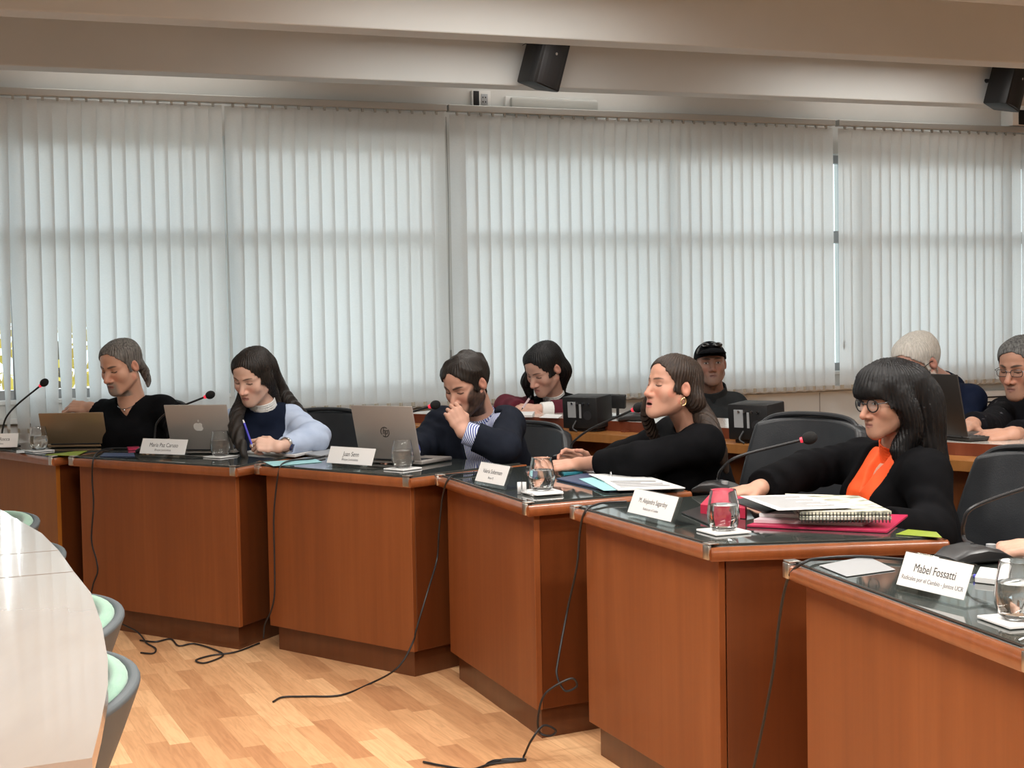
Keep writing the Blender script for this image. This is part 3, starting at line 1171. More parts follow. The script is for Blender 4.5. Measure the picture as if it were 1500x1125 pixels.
class Person:
    """joints in world space: N neck base, C chest, W waist, P pelvis, shoulders S, elbows E, wrists X (right, left)"""

    def __init__(s, head, N, P, SR, SL, ER, EL, XR, XL, build=1.0, bust=0.0, hands=None, skin=None, knees=None, arm_r=1.0):
        s.head = head
        s.N, s.P = V(*N), V(*P)
        s.S = [V(*SR), V(*SL)]
        s.E = [V(*ER), V(*EL)]
        s.X = [V(*XR), V(*XL)]
        s.build, s.bust = build, bust
        s.skin = head.skin if skin is None else V(*skin)
        mid = (s.S[0] + s.S[1]) / 2
        s.side = nrm(s.S[0] - s.S[1])           # towards the person's right
        spine = nrm(mid - s.P)
        s.fwd = nrm(np.cross(spine, s.side)) * 1.0
        if s.fwd @ s.head.M[:, 1] < -.3:
            s.fwd = -s.fwd
        s.up = nrm(np.cross(s.side, s.fwd))
        if s.up[2] < 0:
            s.up = -s.up
        s.mid = mid
        s.C = mid * .72 + s.P * .28 + s.fwd * .012
        s.Wst = mid * .34 + s.P * .66
        s.pside = nrm(V(s.side[0], s.side[1], 0))
        s.pf = nrm(V(s.fwd[0], s.fwd[1], 0))
        b = build
        sw = np.linalg.norm(s.S[0] - s.S[1]) / 2
        s.torso = [(oval_cone(s.P, .155 * b, .115 * b, s.pside, s.Wst, .135 * b, .10 * b, s.side), .05),
                   (oval_cone(s.Wst, .135 * b, .10 * b, s.side, s.C, .150 * b, .108 * b, s.side), .05),
                   (oval_cone(s.C, .150 * b, .108 * b, s.side, mid - s.up * .05, sw * .80, .070 * b, s.side), .05)]
        nb = s.N
        for i in (0, 1):
            sg = 1 if i == 0 else -1
            s.torso.append((cone(nb - s.up * .03, .042, s.S[i] - s.up * .004 - s.side * sg * .02, .036 * b), .04))
            s.torso.append((cone(s.S[i] - s.up * .012 - s.side * sg * .012, .046 * b, s.S[i] * .5 + s.C * .5, .05 * b), .05))
        if bust:
            for sg in (-1, 1):
                s.torso.append((ell(s.C + s.side * sg * .068 + s.fwd * (.075 * b) - s.up * .015, (.062, .062, .062)), .05))
        s.arm_r = arm_r
        s.arms = []
        for i in (0, 1):
            a = arm_r
            s.arms.append([(cone(s.S[i], .045 * b, s.E[i], .037 * a), .03), (cone(s.E[i], .041 * a, s.E[i] * .45 + s.X[i] * .55, .037 * a), .02),
                           (cone(s.E[i] * .45 + s.X[i] * .55, .037 * a, s.X[i], .026 * a), .02)])
        hip = [s.P + s.pside * .09, s.P - s.pside * .09]
        kn = knees or [h + s.pf * .40 + V(0, 0, .02) for h in hip]
        s.legs = []
        for i in (0, 1):
            an = V(*kn[i][:2], .09) + s.pf * (-.03)
            s.legs.append([(cone(hip[i] + V(0, 0, -.01), .083, kn[i], .060), .04), (cone(kn[i], .058, an, .042), .02)])
            s.legs[-1].append(an)
        s.hands = hands or [None, None]
        head_c = head.w(0, -.022, -.055)
        s.neck = cone(head_c, (.046 if head.female else .054) * head.k, s.N, (.050 if head.female else .059))
        s.neck_axis = (head_c, s.N)

    # --- skin body
    def make_body(s, label, group=None, h=.0024, name='person'):
        hd = s.head
        parts, cols = [], []
        nk = [(s.neck, .03)]
        # head + neck
        neck_low = s.N - s.up * .05

        def fh(P):
            d = hd.field(P)
            return smin(smin(d, s.neck(P), .018), cone(s.N, .052, neck_low, .060)(P), .03)
        c = hd.H
        pts = np.stack([c - .155 * hd.k, c + .155 * hd.k, s.N - .085, s.N + .085, neck_low - .075])
        v, q = mesh_field(fh, pts.min(0), pts.max(0), h * hd.k)
        parts.append((v, q))
        cols.append(hd.tint(v))
        # hands with their forearms
        for i in (0, 1):
            hs = s.hands[i]
            fore = cone(s.X[i], .0265 * s.arm_r, s.X[i] * .45 + s.E[i] * .55, .034 * s.arm_r)
            if hs is None:
                continue
            palm, chains, tips = hand_prims(s.X[i], side=1 if i == 0 else -1, **hs)
            hs_prims = blend(palm, .01)
            fing = [blend([(p, .004) for p in ch], .004) for ch in chains]

            def fha(P, hs_prims=hs_prims, fing=fing, fore=fore):
                d = smin(hs_prims(P), fore(P), .02)
                g = None
                for k, fg in enumerate(fing):
                    e = fg(P)
                    g = e if g is None else smin(g, e, .0015)
                return smin(d, g, .007)
            pt = np.array(list(tips) + [s.X[i], s.X[i] * .45 + s.E[i] * .55] + [pr.c + o for pr, _ in palm for o in (pr.r * .8, -pr.r * .8)] +
                          [p.c + o for ch in chains for p in ch for o in (p.r, -p.r)])
            v, q = mesh_field(fha, pt.min(0) - .035, pt.max(0) + .035, h * .95)
            cc = np.repeat(s.skin[None], len(v), 0)
            tw = np.zeros(len(v))
            for tp in tips:
                tw = np.maximum(tw, np.exp(-((v - tp) ** 2).sum(1) / .014 ** 2))
            cc = cc * (1 + .06 * waves(v, 90, 8))[:, None] * (1 - tw[:, None] * V(-.05, .12, .10)[None])
            parts.append((v, q))
            cols.append(np.clip(cc, 0, 1))
        # the rest of the body, under the clothes
        low = blend([(f, k) for f, k in s.torso] + [a for i in (0, 1) for a in s.arms[i]] + [l for i in (0, 1) for l in s.legs[i][:2]], .03)

        def fb(P):
            return low(P) + .010
        pr = [p for p, _ in s.torso] + [a[0] for i in (0, 1) for a in s.arms[i]] + [l[0] for i in (0, 1) for l in s.legs[i][:2]]
        lo = np.min([p.c - p.r for p in pr], 0)
        hi = np.max([p.c + p.r for p in pr], 0)
        s.lo, s.hi = lo, hi
        v, q = mesh_field(fb, lo, hi, .014)
        parts.append((v, q))
        cols.append(np.repeat(s.skin[None], len(v), 0))
        s.root = mesh_from(name, parts, SKIN, None, cols, origin=V(s.P[0], s.P[1], max(0, s.P[2] - .09)))
        tag(s.root, label, 'person', group)
        return s.root

    # --- clothes
    def garment(s, name, mat, off=.016, sleeve=(1.0, 1.0), h=.006, folds=.006, neck_r=.062, vneck=None, cut=None, torso=True, seed=1, extra=None,
                fat=1.0, bottom=-.06, colour=None, arms=(0, 1), puff=0.0, collar_up=0.0):
        """a knitted or woven top over the torso and arms; sleeve = how far down each arm it reaches (2 = wrist)"""
        prims = list(s.torso) if torso else []
        for i in arms:
            L = sleeve[i]
            ch = [(cone(s.S[i], .045 * s.build, s.E[i], .039 * s.arm_r), .03)]
            if L <= 1:
                if L > 0:
                    ch = [(cone(s.S[i], .050 * s.build, s.S[i] * (1 - L) + s.E[i] * L, .046), .03)]
                else:
                    ch = []
            else:
                e = s.E[i] * (2 - L) + s.X[i] * (L - 1)
                ch.append((cone(s.E[i], .041 * s.arm_r, e, .033 * s.arm_r), .03))
            prims += ch
        low = blend(prims, .03)
        na, nbs = s.neck_axis
        nd = nrm(na - nbs)
        hole = cone(nbs - nd * .012, neck_r, na + nd * .05, neck_r)

        def f(P):
            d = low(P) - off
            if puff:
                for i in arms:
                    e = s.E[i]
                    r = np.sqrt(((P - e) ** 2).sum(1))
                    d = d - puff * np.exp(-(r / .10) ** 2)
            fd = 0
            for i in (0, 1):
                if i not in arms or sleeve[i] <= 0:
                    continue
                a, b, c = s.S[i], s.E[i], s.X[i]
                r1 = np.sqrt(((P - b) ** 2).sum(1))
                r0 = np.sqrt(((P - a) ** 2).sum(1))
                w = np.exp(-(r1 / .13) ** 2) + .5 * np.exp(-(r0 / .12) ** 2)
                ax = nrm(b - a) + .5 * nrm(c - b)
                ph = P @ nrm(ax) * 105 + 3.2 * waves(P, 17, seed + i)
                fd = fd + w * np.sin(ph) * .32 * (1 + .8 * waves(P, 17, seed + 3 + i))
            fd = fd + .55 * waves(P, 24, seed + 9)
            d = d - folds * fd
            if neck_r:
                d = smax(d, -hole(P), .008)
            if vneck:
                # opening at the front: half-width grows from the bottom point upwards; (height of the point below the neck base, slope)
                pt = s.N - s.up * vneck[0]
                u = (P - pt) @ s.side - (vneck[2] if len(vneck) > 2 else 0)
                z = (P - pt) @ s.up
                v = (P - s.mid) @ s.fwd
                k = vneck[1]
                wdg = np.maximum((np.abs(u) - z * k) / math.sqrt(1 + k * k), -(v + .0))
                wdg = np.maximum(wdg, v - .175)
                d = smax(d, -wdg, .006)
            if cut is not None:
                d = np.maximum(d, cut(P))
            if torso:
                d = np.maximum(d, -((P - s.P) @ V(0, 0, 1)) + bottom)
            for i in arms:    # clean cuffs
                L = sleeve[i]
                if L > 1:
                    e = s.E[i] * (2 - L) + s.X[i] * (L - 1)
                    ax = nrm(s.X[i] - s.E[i])
                    near = np.sqrt(((P - e) ** 2).sum(1)) < .085
                    d = np.where(near, np.maximum(d, (P - e) @ ax), d)
                elif 0 < L <= 1:
                    e = s.S[i] * (1 - L) + s.E[i] * L
                    ax = nrm(s.E[i] - s.S[i])
                    near = np.sqrt(((P - e) ** 2).sum(1)) < .10
                    d = np.where(near, np.maximum(d, (P - e) @ ax), d)
            if extra is not None:
                d = extra(P, d)
            return d
        pad = off + puff + .03
        v, q = mesh_field(f, s.lo - pad, s.hi + pad, h, slack=2.2)
        v, q = drop_specks(v, q)
        return mesh_from(name, [(v, q)], mat, s.root)

    def neckband(s, name, mat, r=.060, t0=.0, t1=.045, thick=.006, roll=True, h=.0035):
        """turtleneck or band collar round the neck"""
        na, nbs = s.neck_axis
        d = nrm(na - nbs)
        a, b = nbs + d * t0, nbs + d * t1
        o1, i1 = cone(a - d * .02, r + .006, b, r), cone(a - d * .04, r - thick + .006, b + d * .03, r - thick)

        def f(P):
            g = np.maximum(o1(P), -i1(P))
            g = np.maximum(g, (P - b) @ d)
            return g - .001 * np.sin((P @ d) * 600)
        c = (a + b) / 2
        v, q = mesh_field(f, c - .12, c + .12, h)
        return mesh_from(name, [(v, q)], mat, s.root)

    def trousers(s, mat, shoe_mat):
        prims = [s.torso[0]] + [l for i in (0, 1) for l in s.legs[i][:2]]
        low = blend(prims, .04)

        def f(P):
            d = low(P) - .010 - .004 * waves(P, 22, 4)
            d = np.maximum(d, (P[:, 2] - s.P[2] - .115))
            for i in (0, 1):
                d = np.maximum(d, .055 - P[:, 2])
            return d
        pr = [p for p, _ in prims]
        lo = np.min([p.c - p.r for p in pr], 0) - .03
        hi = np.max([p.c + p.r for p in pr], 0) + .03
        v, q = mesh_field(f, lo, hi, .013)
        o = mesh_from('trousers', [(v, q)], mat, s.root)
        for i in (0, 1):
            an = s.legs[i][2]
            g = blend([(cone(V(an[0], an[1], .042) - s.pf * .03, .040, V(an[0], an[1], .036) + s.pf * .13, .036), .02),
                       (cone(V(an[0], an[1], .09), .044, V(an[0], an[1], .045), .042), .02)], .02)

            def fs(P, g=g):
                return np.maximum(g(P), .002 - P[:, 2])
            v, q = mesh_field(fs, V(an[0], an[1], .05) - .25, V(an[0], an[1], .05) + .25, .010)
            mesh_from('shoe', [(v, q)], shoe_mat, s.root)
        return o

    # --- hair
    def hair(s, mat, gx=.014, cut=None, locks=(), name='hair', h=.0032, noise=.0019, freq=50, extra=None, shell=True, pad=.03, taper=.65):
        """cap of hair over the skull in head space plus locks = [(points in world space, radii)]"""
        hd = s.head
        lk = []
        for p, r in locks:
            pr4 = catmull(p, 5)
            rr4 = np.interp(np.linspace(0, len(r) - 1, len(pr4)), np.arange(len(r)), r)
            lk.append(([np.array(x) for x in pr4], list(rr4)))
        locks = lk

        def sh(q):
            # even thickness over the skull, a little fuller on the crown, ending at the sideburns
            d = hd.base(q) - gx * (1 - taper * np.clip((q[:, 1] - .02) / .055, 0, 1)) - .005 * np.clip((q[:, 2] - .03) / .06, 0, 1) * (1 - taper * np.clip((q[:, 1] - .03) / .04, 0, 1))
            side = np.maximum(-.032 - q[:, 1], q[:, 2] + .024)
            return smax(d, -side, .012)
        pr = [[cone(np.asarray(a), ra, np.asarray(b), rb) for (a, ra), (b, rb) in zip(zip(p[:-1], r[:-1]), zip(p[1:], r[1:]))] for p, r in locks]

        def f(P):
            q = hd.q(P)
            if shell:
                ang = np.arctan2(q[:, 0], q[:, 1] + .02)
                d = sh(q) * hd.k - noise * np.sin(ang * freq + 3.0 * waves(q, 22, 11)) - .0018 * waves(q, 55, 5)
                if cut is not None:
                    d = cut(q, d / hd.k) * hd.k
            else:
                d = np.full(len(P), .5)
            if pr:
                dl = None
                for ch in pr:
                    d1 = None
                    for c in ch:
                        d1 = c(P) if d1 is None else np.minimum(d1, c(P))
                    dl = d1 if dl is None else smin(dl, d1, .018)
                ang = np.arctan2(q[:, 0], q[:, 1] + .02)
                dl = dl - noise * 1.25 * np.sin(ang * freq * 1.15 + 3.0 * waves(q, 22, 11)) - .0015 * waves(q, 45, 6)
                d = smin(d, dl, .020)
            if extra is not None:
                d = extra(q, d)
            return d
        pts = [hd.H - .16 * hd.k, hd.H + .16 * hd.k] if shell else []
        for p, r in locks:
            for a, b in zip(p, r):
                pts += [np.asarray(a) - b - pad, np.asarray(a) + b + pad]
        pts = np.array(pts)
        v, q = mesh_field(f, pts.min(0), pts.max(0), h, slack=2.4)
        v, q = drop_specks(v, q)
        return mesh_from(name, [(v, q)], mat, s.root)


def drop_specks(v, q, keep=.06):
    """keep only surface islands larger than a share of the biggest"""
    n = len(v)
    if n == 0:
        return v, q
    lab = np.arange(n)
    for _ in range(400):
        m = lab[q].min(1)
        new = lab.copy()
        for c in range(4):
            np.minimum.at(new, q[:, c], m)
        new = new[new]
        if (new == lab).all():
            break
        lab = new
    u, inv, cnt = np.unique(lab, return_inverse=True, return_counts=True)
    ok = cnt[inv] >= keep * cnt.max()
    idx = np.cumsum(ok) - 1
    return v[ok], idx[q[ok[q].all(1)]]


def face_cut(front=.058, top=.078, width=.098, side_y=-.016, low=-.075, ear=True, part=0.0, low_slope=.0):
    """removes the hair cap from the face, ears and below the nape"""
    def cut(q, d):
        x, y, z = q[:, 0], q[:, 1], q[:, 2]
        e = ell((0, .105, -.035), (width, .105 - side_y, top + .035))(q)
        if part:
            e = np.minimum(e, ell((part, .11, .03), (.03, .05, .055))(q))
        e = e + .0035 * waves(q, 120, 77)
        d = smax(d, -e, .006)
        d = smax(d, low - z + low_slope * y, .012)
        if ear:
            for sx in (-1, 1):
                d = smax(d, -ell((sx * .092, -.010, -.006), (.028, .026, .034))(q), .006)
        return d
    return cut
# ------------------------------------------------------------------ the people in the room
def px(x, y, Y):
    return aty(x, y, Y)


def X3(x, y, Y):
    return tuple(aty(x, y, Y))


M_TROUSER = cloth_mat('dark_trousers', (.014, .015, .019))
M_SHOE = new_mat('black_shoe', (.010, .010, .011), .35)
M_BLACK = cloth_mat('black_knit', (.0035, .0036, .0042), (.006, .006, .007))
M_NAVY = cloth_mat('navy_knit', (.006, .009, .020), (.009, .013, .027))
M_NAVY2 = cloth_mat('navy_sweater', (.007, .011, .028), (.011, .016, .036))
M_SUIT = cloth_mat('dark_suit_wool', (.009, .011, .018), (.014, .017, .026), rough=.75)
M_PALEBLUE = cloth_mat('pale_blue_cotton', (.40, .48, .64), (.47, .55, .70), weave=1300)
M_WHITE = cloth_mat('white_cotton', (.66, .66, .64), (.72, .72, .70))
M_MAROON = cloth_mat('maroon_knit', (.075, .010, .018), (.105, .014, .026))
M_GREY = cloth_mat('charcoal_jacket_cloth', (.026, .029, .031), (.036, .039, .041))
M_ORANGE = cloth_mat('orange_blouse_cloth', (.80, .085, .018), (.88, .12, .028), rough=.6, weave=1300)
M_STRIPE = cloth_mat('blue_striped_shirt', (.55, .60, .74))
_N, _L, _b = nodes(M_STRIPE)
_w = _N.new('ShaderNodeTexWave')
_w.wave_type = 'BANDS'
_w.bands_direction = 'X'
_w.inputs['Scale'].default_value = 42
_t = _N.new('ShaderNodeTexCoord')
_m = _N.new('ShaderNodeMapping')
_m.inputs['Rotation'].default_value = (0, .25, .5)
_L.new(_t.outputs['Object'], _m.inputs[0])
_L.new(_m.outputs[0], _w.inputs['Vector'])
_cr = _N.new('ShaderNodeValToRGB')
_cr.color_ramp.elements[0].position = .42
_cr.color_ramp.elements[1].position = .58
_cr.color_ramp.elements[0].color = (.07, .09, .30, 1)
_cr.color_ramp.elements[1].color = (.66, .70, .80, 1)
_L.new(_w.outputs['Fac'], _cr.inputs[0])
_L.new(_cr.outputs[0], _b.inputs['Base Color'])
M_PATTERN = cloth_mat('dark_patterned_knit', (.008, .008, .011))
_N, _L, _b = nodes(M_PATTERN)
_t = _N.new('ShaderNodeTexCoord')
_m = _N.new('ShaderNodeMapping')
_m.inputs['Scale'].default_value = (9, 9, 30)
_L.new(_t.outputs['Object'], _m.inputs[0])
_v = _N.new('ShaderNodeTexNoise')
_v.inputs['Scale'].default_value = 1.6
_L.new(_m.outputs[0], _v.inputs['Vector'])
_cr = _N.new('ShaderNodeValToRGB')
_cr.color_ramp.elements[0].position = .66
_cr.color_ramp.elements[1].position = .72
_cr.color_ramp.elements[0].color = (.007, .007, .009, 1)
_cr.color_ramp.elements[1].color = (.11, .11, .12, 1)
_L.new(_v.outputs['Fac'], _cr.inputs[0])
_L.new(_cr.outputs[0], _b.inputs['Base Color'])

H_GREY = hair_mat('greying_hair', (.045, .040, .036), (.22, .20, .18))
H_DARK = hair_mat('dark_brown_hair', (.010, .0075, .006), (.026, .019, .015), .38)
H_BROWN = hair_mat('brown_hair', (.014, .009, .007), (.050, .031, .021), .40)
H_BLACK = hair_mat('black_hair', (.0035, .0033, .0036), (.009, .0085, .009), .36)
H_WHITE = hair_mat('white_hair', (.44, .42, .38), (.66, .63, .58), .5)
H_STEEL = hair_mat('steel_grey_hair', (.030, .030, .030), (.19, .19, .185), .48)
M_METAL = new_mat('polished_metal', (.75, .74, .72), .22, 1.0)
M_GOLD = new_mat('gold', (.85, .62, .30), .25, 1.0)
M_BLKPLASTIC = new_mat('black_plastic', (.012, .012, .013), .38)
M_LENS = new_mat('dark_lens', (.006, .006, .007), .06, coat=.6)

people = {}
SR2 = 1.07      # the second row sits this much farther than first laid out
# --- man at the far left, black sweater, grey swept-back hair
hd = Head(px(177, 537, 6.70), yaw=30, pitch=17, roll=0, scale=1.03, eyes='down', skin=(.52, .285, .195), brow=(.05, .038, .03),
          beard='goatee', beard_col=(.20, .18, .16), beard_mix=.85, jaw=.96, nose=1.12, lip=(.27, .11, .09))
p = Person(hd, X3(192, 583, 6.78), (-1.83, 6.84, .56), X3(146, 605, 6.88), X3(240, 598, 6.78), X3(127, 634, 7.02), X3(262, 632, 6.68), X3(133, 597, 6.90), X3(260, 646, 6.46), knees=[V(-1.77, 6.60, .57), V(-1.64, 6.56, .57)],
           hands=[dict(fdir=(-.95, -.1, .10), back=(.05, -.65, .75), curl=(.7, .85, .95, 1.0), thumb=(.6, .5)), dict(fdir=(-.8, -.5, -.1), back=(0, 0, 1), curl=(.3, .35, .4, .45))])
p.make_body('greying bearded man in a black sweater seated behind the gold laptop, reading down')
p.garment('sweater', M_BLACK, sleeve=(1.93, 1.93), vneck=(.085, .75), neck_r=.066, seed=11)
p.trousers(M_TROUSER, M_SHOE)
w = hd.w
p.hair(H_GREY, .006, face_cut(top=.084, width=.100, side_y=-.016), locks=[
    ([w(.0, -.10, -.01), w(.0, -.125, -.05), w(-.02, -.12, -.10), w(-.03, -.105, -.13)], [.026, .022, .016, .008]),
    ([w(-.055, -.07, -.01), w(-.062, -.085, -.05), w(-.055, -.08, -.085)], [.016, .012, .006])])
mb = MB()
c = [p.N + p.side * math.sin(a) * .068 * 1.0 + p.fwd * math.cos(a) * .066 - p.up * (.012 + .035 * max(0, math.cos(a)) ** 2) for a in np.linspace(0, 2 * PI, 40)[:-1]]
mb.tube(c, .0016, 6, closed=True)
mb.ball(p.N + p.fwd * .068 - p.up * .052, .004, 8, 6)
mb.build('necklace', M_METAL, p.root, world=True)
people['man1'] = p

# --- young woman in a navy vest and pale blue shirt
hd = Head(px(371, 551, 6.33), yaw=27, pitch=23, roll=-3, scale=1.0, female=True, eyes='down', skin=(.66, .42, .325), brow=(.025, .017, .013), lip=(.40, .16, .14))
p = Person(hd, X3(386, 599, 6.42), (-1.10, 6.56, .56), X3(342, 617, 6.44), X3(428, 613, 6.46), X3(326, 640, 6.58), X3(459, 641, 6.32), X3(304, 647, 6.50), X3(408, 655, 6.05), build=.88, bust=1, arm_r=.86, knees=[V(-1.21, 6.20, .57), V(-1.07, 6.24, .57)],
           hands=[dict(fdir=(-.5, -.7, -.1), back=(0, 0, 1), curl=(.3, .35, .4, .45), scale=.92),
                  dict(fdir=(-.9, -.1, .16), back=(.15, -.75, .6), curl=(.75, 1.0, 1.15, 1.25), thumb=(.45, .5), scale=.92)])
p.make_body('young woman in a navy vest and pale blue shirt holding a blue pen')
p.garment('shirt', M_PALEBLUE, off=.016, sleeve=(1.86, 1.80), folds=.012, neck_r=.055, seed=21, puff=.026)
vs = [p.side, p.S[0], p.S[1]]


def _arm(P, d, p=p):
    for i, sg in ((0, 1), (1, -1)):
        d = smax(d, ((P - p.S[i]) @ (p.side * sg)) + .022, .01)
    return d


p.garment('vest', M_NAVY, off=.027, sleeve=(0, 0), folds=.003, neck_r=.062, seed=22, extra=_arm)
p.neckband('collar', M_WHITE, .0585, -.02, .050)
p.trousers(M_TROUSER, M_SHOE)
w = hd.w
p.hair(H_DARK, .008, face_cut(top=.082, width=.088, side_y=-.008, ear=False, low=-.05), locks=[
    ([w(.060, -.01, .04), w(.072, -.005, -.03), w(.074, .0, -.09), X3(346, 612, 6.26), X3(347, 636, 6.18), X3(355, 656, 6.12), X3(360, 672, 6.08)], [.028, .022, .026, .032, .032, .022, .010]),
    ([w(-.060, -.01, .04), w(-.068, -.01, -.03), X3(398, 578, 6.44), X3(406, 600, 6.46)], [.026, .026, .034, .028]),
    ([w(-.03, -.07, .02), X3(402, 562, 6.54), X3(421, 588, 6.56), X3(446, 607, 6.56)], [.048, .046, .040, .016]),
    ([w(.02, -.075, .0), X3(385, 590, 6.56), X3(392, 630, 6.66)], [.052, .055, .05])])
mb = MB()
wr = p.X[1] * .80 + p.E[1] * .20
ax = nrm(p.X[1] - p.E[1])
x1 = nrm(np.cross(ax, (0, 0, 1)))
x2 = np.cross(ax, x1)
mb.tube([wr + (x1 * math.cos(a) + x2 * math.sin(a)) * .0285 for a in np.linspace(0, 2 * PI, 25)[:-1]], .0065, 8, closed=True)
wa = mb.build('watch', M_METAL, p.root, world=True)
mb = MB()
fn = nrm(-x1 * .9 + x2 * .3) if (-x1)[1] < 0 else nrm(x1 * .9 + x2 * .3)
mb.cyl(wr + fn * .030, wr + fn * .040, .017, seg=24)
mb.build('watch_face', new_mat('dark_blue_dial', (.02, .03, .08), .15, coat=.5), p.root, world=True)
people['woman2'] = p

# --- bearded man in a dark suit, fist at his mouth
hd = Head(px(683, 563, 5.85), yaw=40, pitch=24, roll=0, scale=1.03, eyes='down', skin=(.52, .29, .21), brow=(.018, .013, .011), beard='full',
          beard_col=(.014, .011, .009), beard_mix=.90, lip=(.30, .13, .11))
p = Person(hd, X3(705, 614, 5.95), (-.02, 6.20, .56), X3(647, 622, 6.06), X3(744, 622, 5.90), X3(626, 648, 5.98), X3(738, 655, 5.66), X3(598, 660, 5.84), X3(679, 633, 5.66), build=1.04,
           hands=[dict(fdir=(-.6, -.6, -.1), back=(0, 0, 1), curl=(.3, .35, .4, .45)),
                  dict(fdir=(-.42, .06, .9), back=(.15, -.95, .30), curl=((1.0, 1.4, .9), (1.1, 1.4, .9), (1.2, 1.4, .9), (1.25, 1.4, .9)), thumb=(.7, .8), thumb_out=.5)])
p.make_body('dark bearded man in a navy suit with his fist held to his mouth')
p.garment('shirt', M_STRIPE, off=.013, sleeve=(1.9, 1.97), folds=.002, neck_r=.064, seed=31, vneck=(.075, .42))
p.garment('jacket', M_SUIT, off=.025, sleeve=(1.86, 1.70), folds=.0075, neck_r=.074, seed=32, vneck=(.34, .26, -.02))
p.neckband('shirt_collar', M_STRIPE, .064, -.02, .036, thick=.005)
p.trousers(M_TROUSER, M_SHOE)


def _tousle(q, d):
    return d - .0065 * waves(q, 75, 41) * np.clip((q[:, 2] - .03) / .03, 0, 1)


p.hair(H_DARK, .010, face_cut(top=.077, width=.098, side_y=-.014), noise=.0010, extra=_tousle)
people['man3'] = p

# --- woman writing in the second row
hd = Head(px(797, 540, 6.70 * SR2), yaw=48, pitch=30, roll=-6, scale=1.04, female=True, eyes='down', skin=(.50, .295, .225), brow=(.02, .015, .012), lip=(.42, .17, .15), nose=1.1)
p = Person(hd, X3(812, 586, 6.80 * SR2), (.26, 7.46, .54), X3(774, 600, 6.86 * SR2), X3(848, 598, 6.72 * SR2), X3(742, 596, 6.66 * SR2), X3(858, 600, 6.58 * SR2), X3(762, 601, 6.50 * SR2), X3(790, 600, 6.50 * SR2), build=.92, bust=1, arm_r=.9,
           hands=[dict(fdir=(.6, -.5, -.1), back=(0, -.2, 1), curl=(.3, .35, .4, .45), scale=.92),
                  dict(fdir=(-1, -.1, .05), back=(.2, -.55, .75), curl=(.6, .7, .85, .95), thumb=(.5, .5), scale=.95)])
p.make_body('black haired woman in a maroon sweater writing with a pale pen at the rear bench')
p.garment('sweater', M_MAROON, off=.021, sleeve=(1.9, 1.74), folds=.004, neck_r=.062, seed=41)
p.garment('shirt_cuff', M_WHITE, off=.007, sleeve=(0, 1.97), folds=.003, torso=False, arms=(1,), neck_r=0, seed=42, cut=lambda P, p=p: -((P - (p.E[1] * .35 + p.X[1] * .65)) @ nrm(p.X[1] - p.E[1])), h=.004)


def _bib(P, d, p=p):
    return smax(d, np.abs((P - p.mid) @ p.side) - .105, .01)


p.garment('black_vest', M_BLACK, off=.027, sleeve=(0, 0), folds=.003, neck_r=.062, seed=43, extra=_bib)
p.neckband('turtleneck', M_WHITE, .055, -.02, .050)
p.trousers(M_TROUSER, M_SHOE)
w = hd.w
p.hair(H_BLACK, .008, face_cut(top=.081, width=.086, side_y=-.010, ear=True, low=-.06), locks=[
    ([w(.062, .01, .05), w(.072, .02, -.02), X3(772, 560, 6.78 * SR2), X3(777, 580, 6.80 * SR2)], [.036, .036, .034, .018]),
    ([w(-.045, -.06, .02), w(-.055, -.070, -.05), X3(818, 572, 6.82 * SR2), X3(826, 594, 6.84 * SR2)], [.036, .036, .036, .022]),
    ([w(.03, -.09, .0), w(.03, -.10, -.07), X3(800, 590, 6.92 * SR2)], [.055, .055, .045])])
people['woman4'] = p

# --- woman speaking into the microphone
hd = Head(px(984, 568, 5.02), yaw=63, pitch=-9, roll=0, scale=.955, female=True, eyes='down', mouth_open=.007, skin=(.50, .265, .185), brow=(.03, .02, .015), lip=(.46, .16, .14), full=1.06)
p = Person(hd, X3(1012, 619, 5.08), (.72, 5.22, .56), X3(985, 634, 5.30), X3(1032, 650, 4.92), X3(918, 668, 5.42), X3(935, 675, 4.98), X3(868, 682, 5.42), X3(848, 680, 5.22), build=.93, bust=1, arm_r=.92,
           hands=[dict(fdir=(-.92, -.1, .42), back=(.0, .8, .5), curl=(.5, .55, .6, .6), scale=.95), dict(fdir=(-.97, .02, -.06), back=(-.06, -.35, .94), curl=(.14, .16, .2, .2), thumb=(.4, .3), scale=.98)])
p.make_body('woman in a black top speaking into a microphone, arms stretched over papers')
p.garment('black_top', M_BLACK, off=.019, sleeve=(1.66, 1.62), folds=.006, neck_r=.064, seed=51, puff=.008)
p.trousers(M_TROUSER, M_SHOE)
w = hd.w
p.hair(H_BROWN, .008, face_cut(top=.082, width=.094, side_y=-.014, low=-.06, part=.0), locks=[
    ([w(-.040, -.06, .02), w(-.050, -.075, -.04), X3(1020, 596, 5.06), X3(1040, 628, 4.98), X3(1054, 660, 4.95), X3(1064, 690, 4.96)], [.034, .036, .040, .036, .026, .010]),
    ([w(.0, -.060, .0), X3(1010, 600, 5.14), X3(1022, 640, 5.16)], [.050, .048, .040]),
    ([w(.062, .02, .03), w(.072, .032, -.03), X3(947, 604, 5.10), X3(955, 632, 5.14), X3(966, 652, 5.16)], [.024, .022, .022, .022, .010])])
mb = MB()
e = w(-.080, -.004, -.036)
mb.tube([e + hd.M @ V(-.001, math.sin(a) * .010, -.011 + math.cos(a) * .013) for a in np.linspace(0, 2 * PI, 20)[:-1]], .0022, 8, closed=True)
mb.build('earring', M_GOLD, p.root, world=True)
people['woman5'] = p

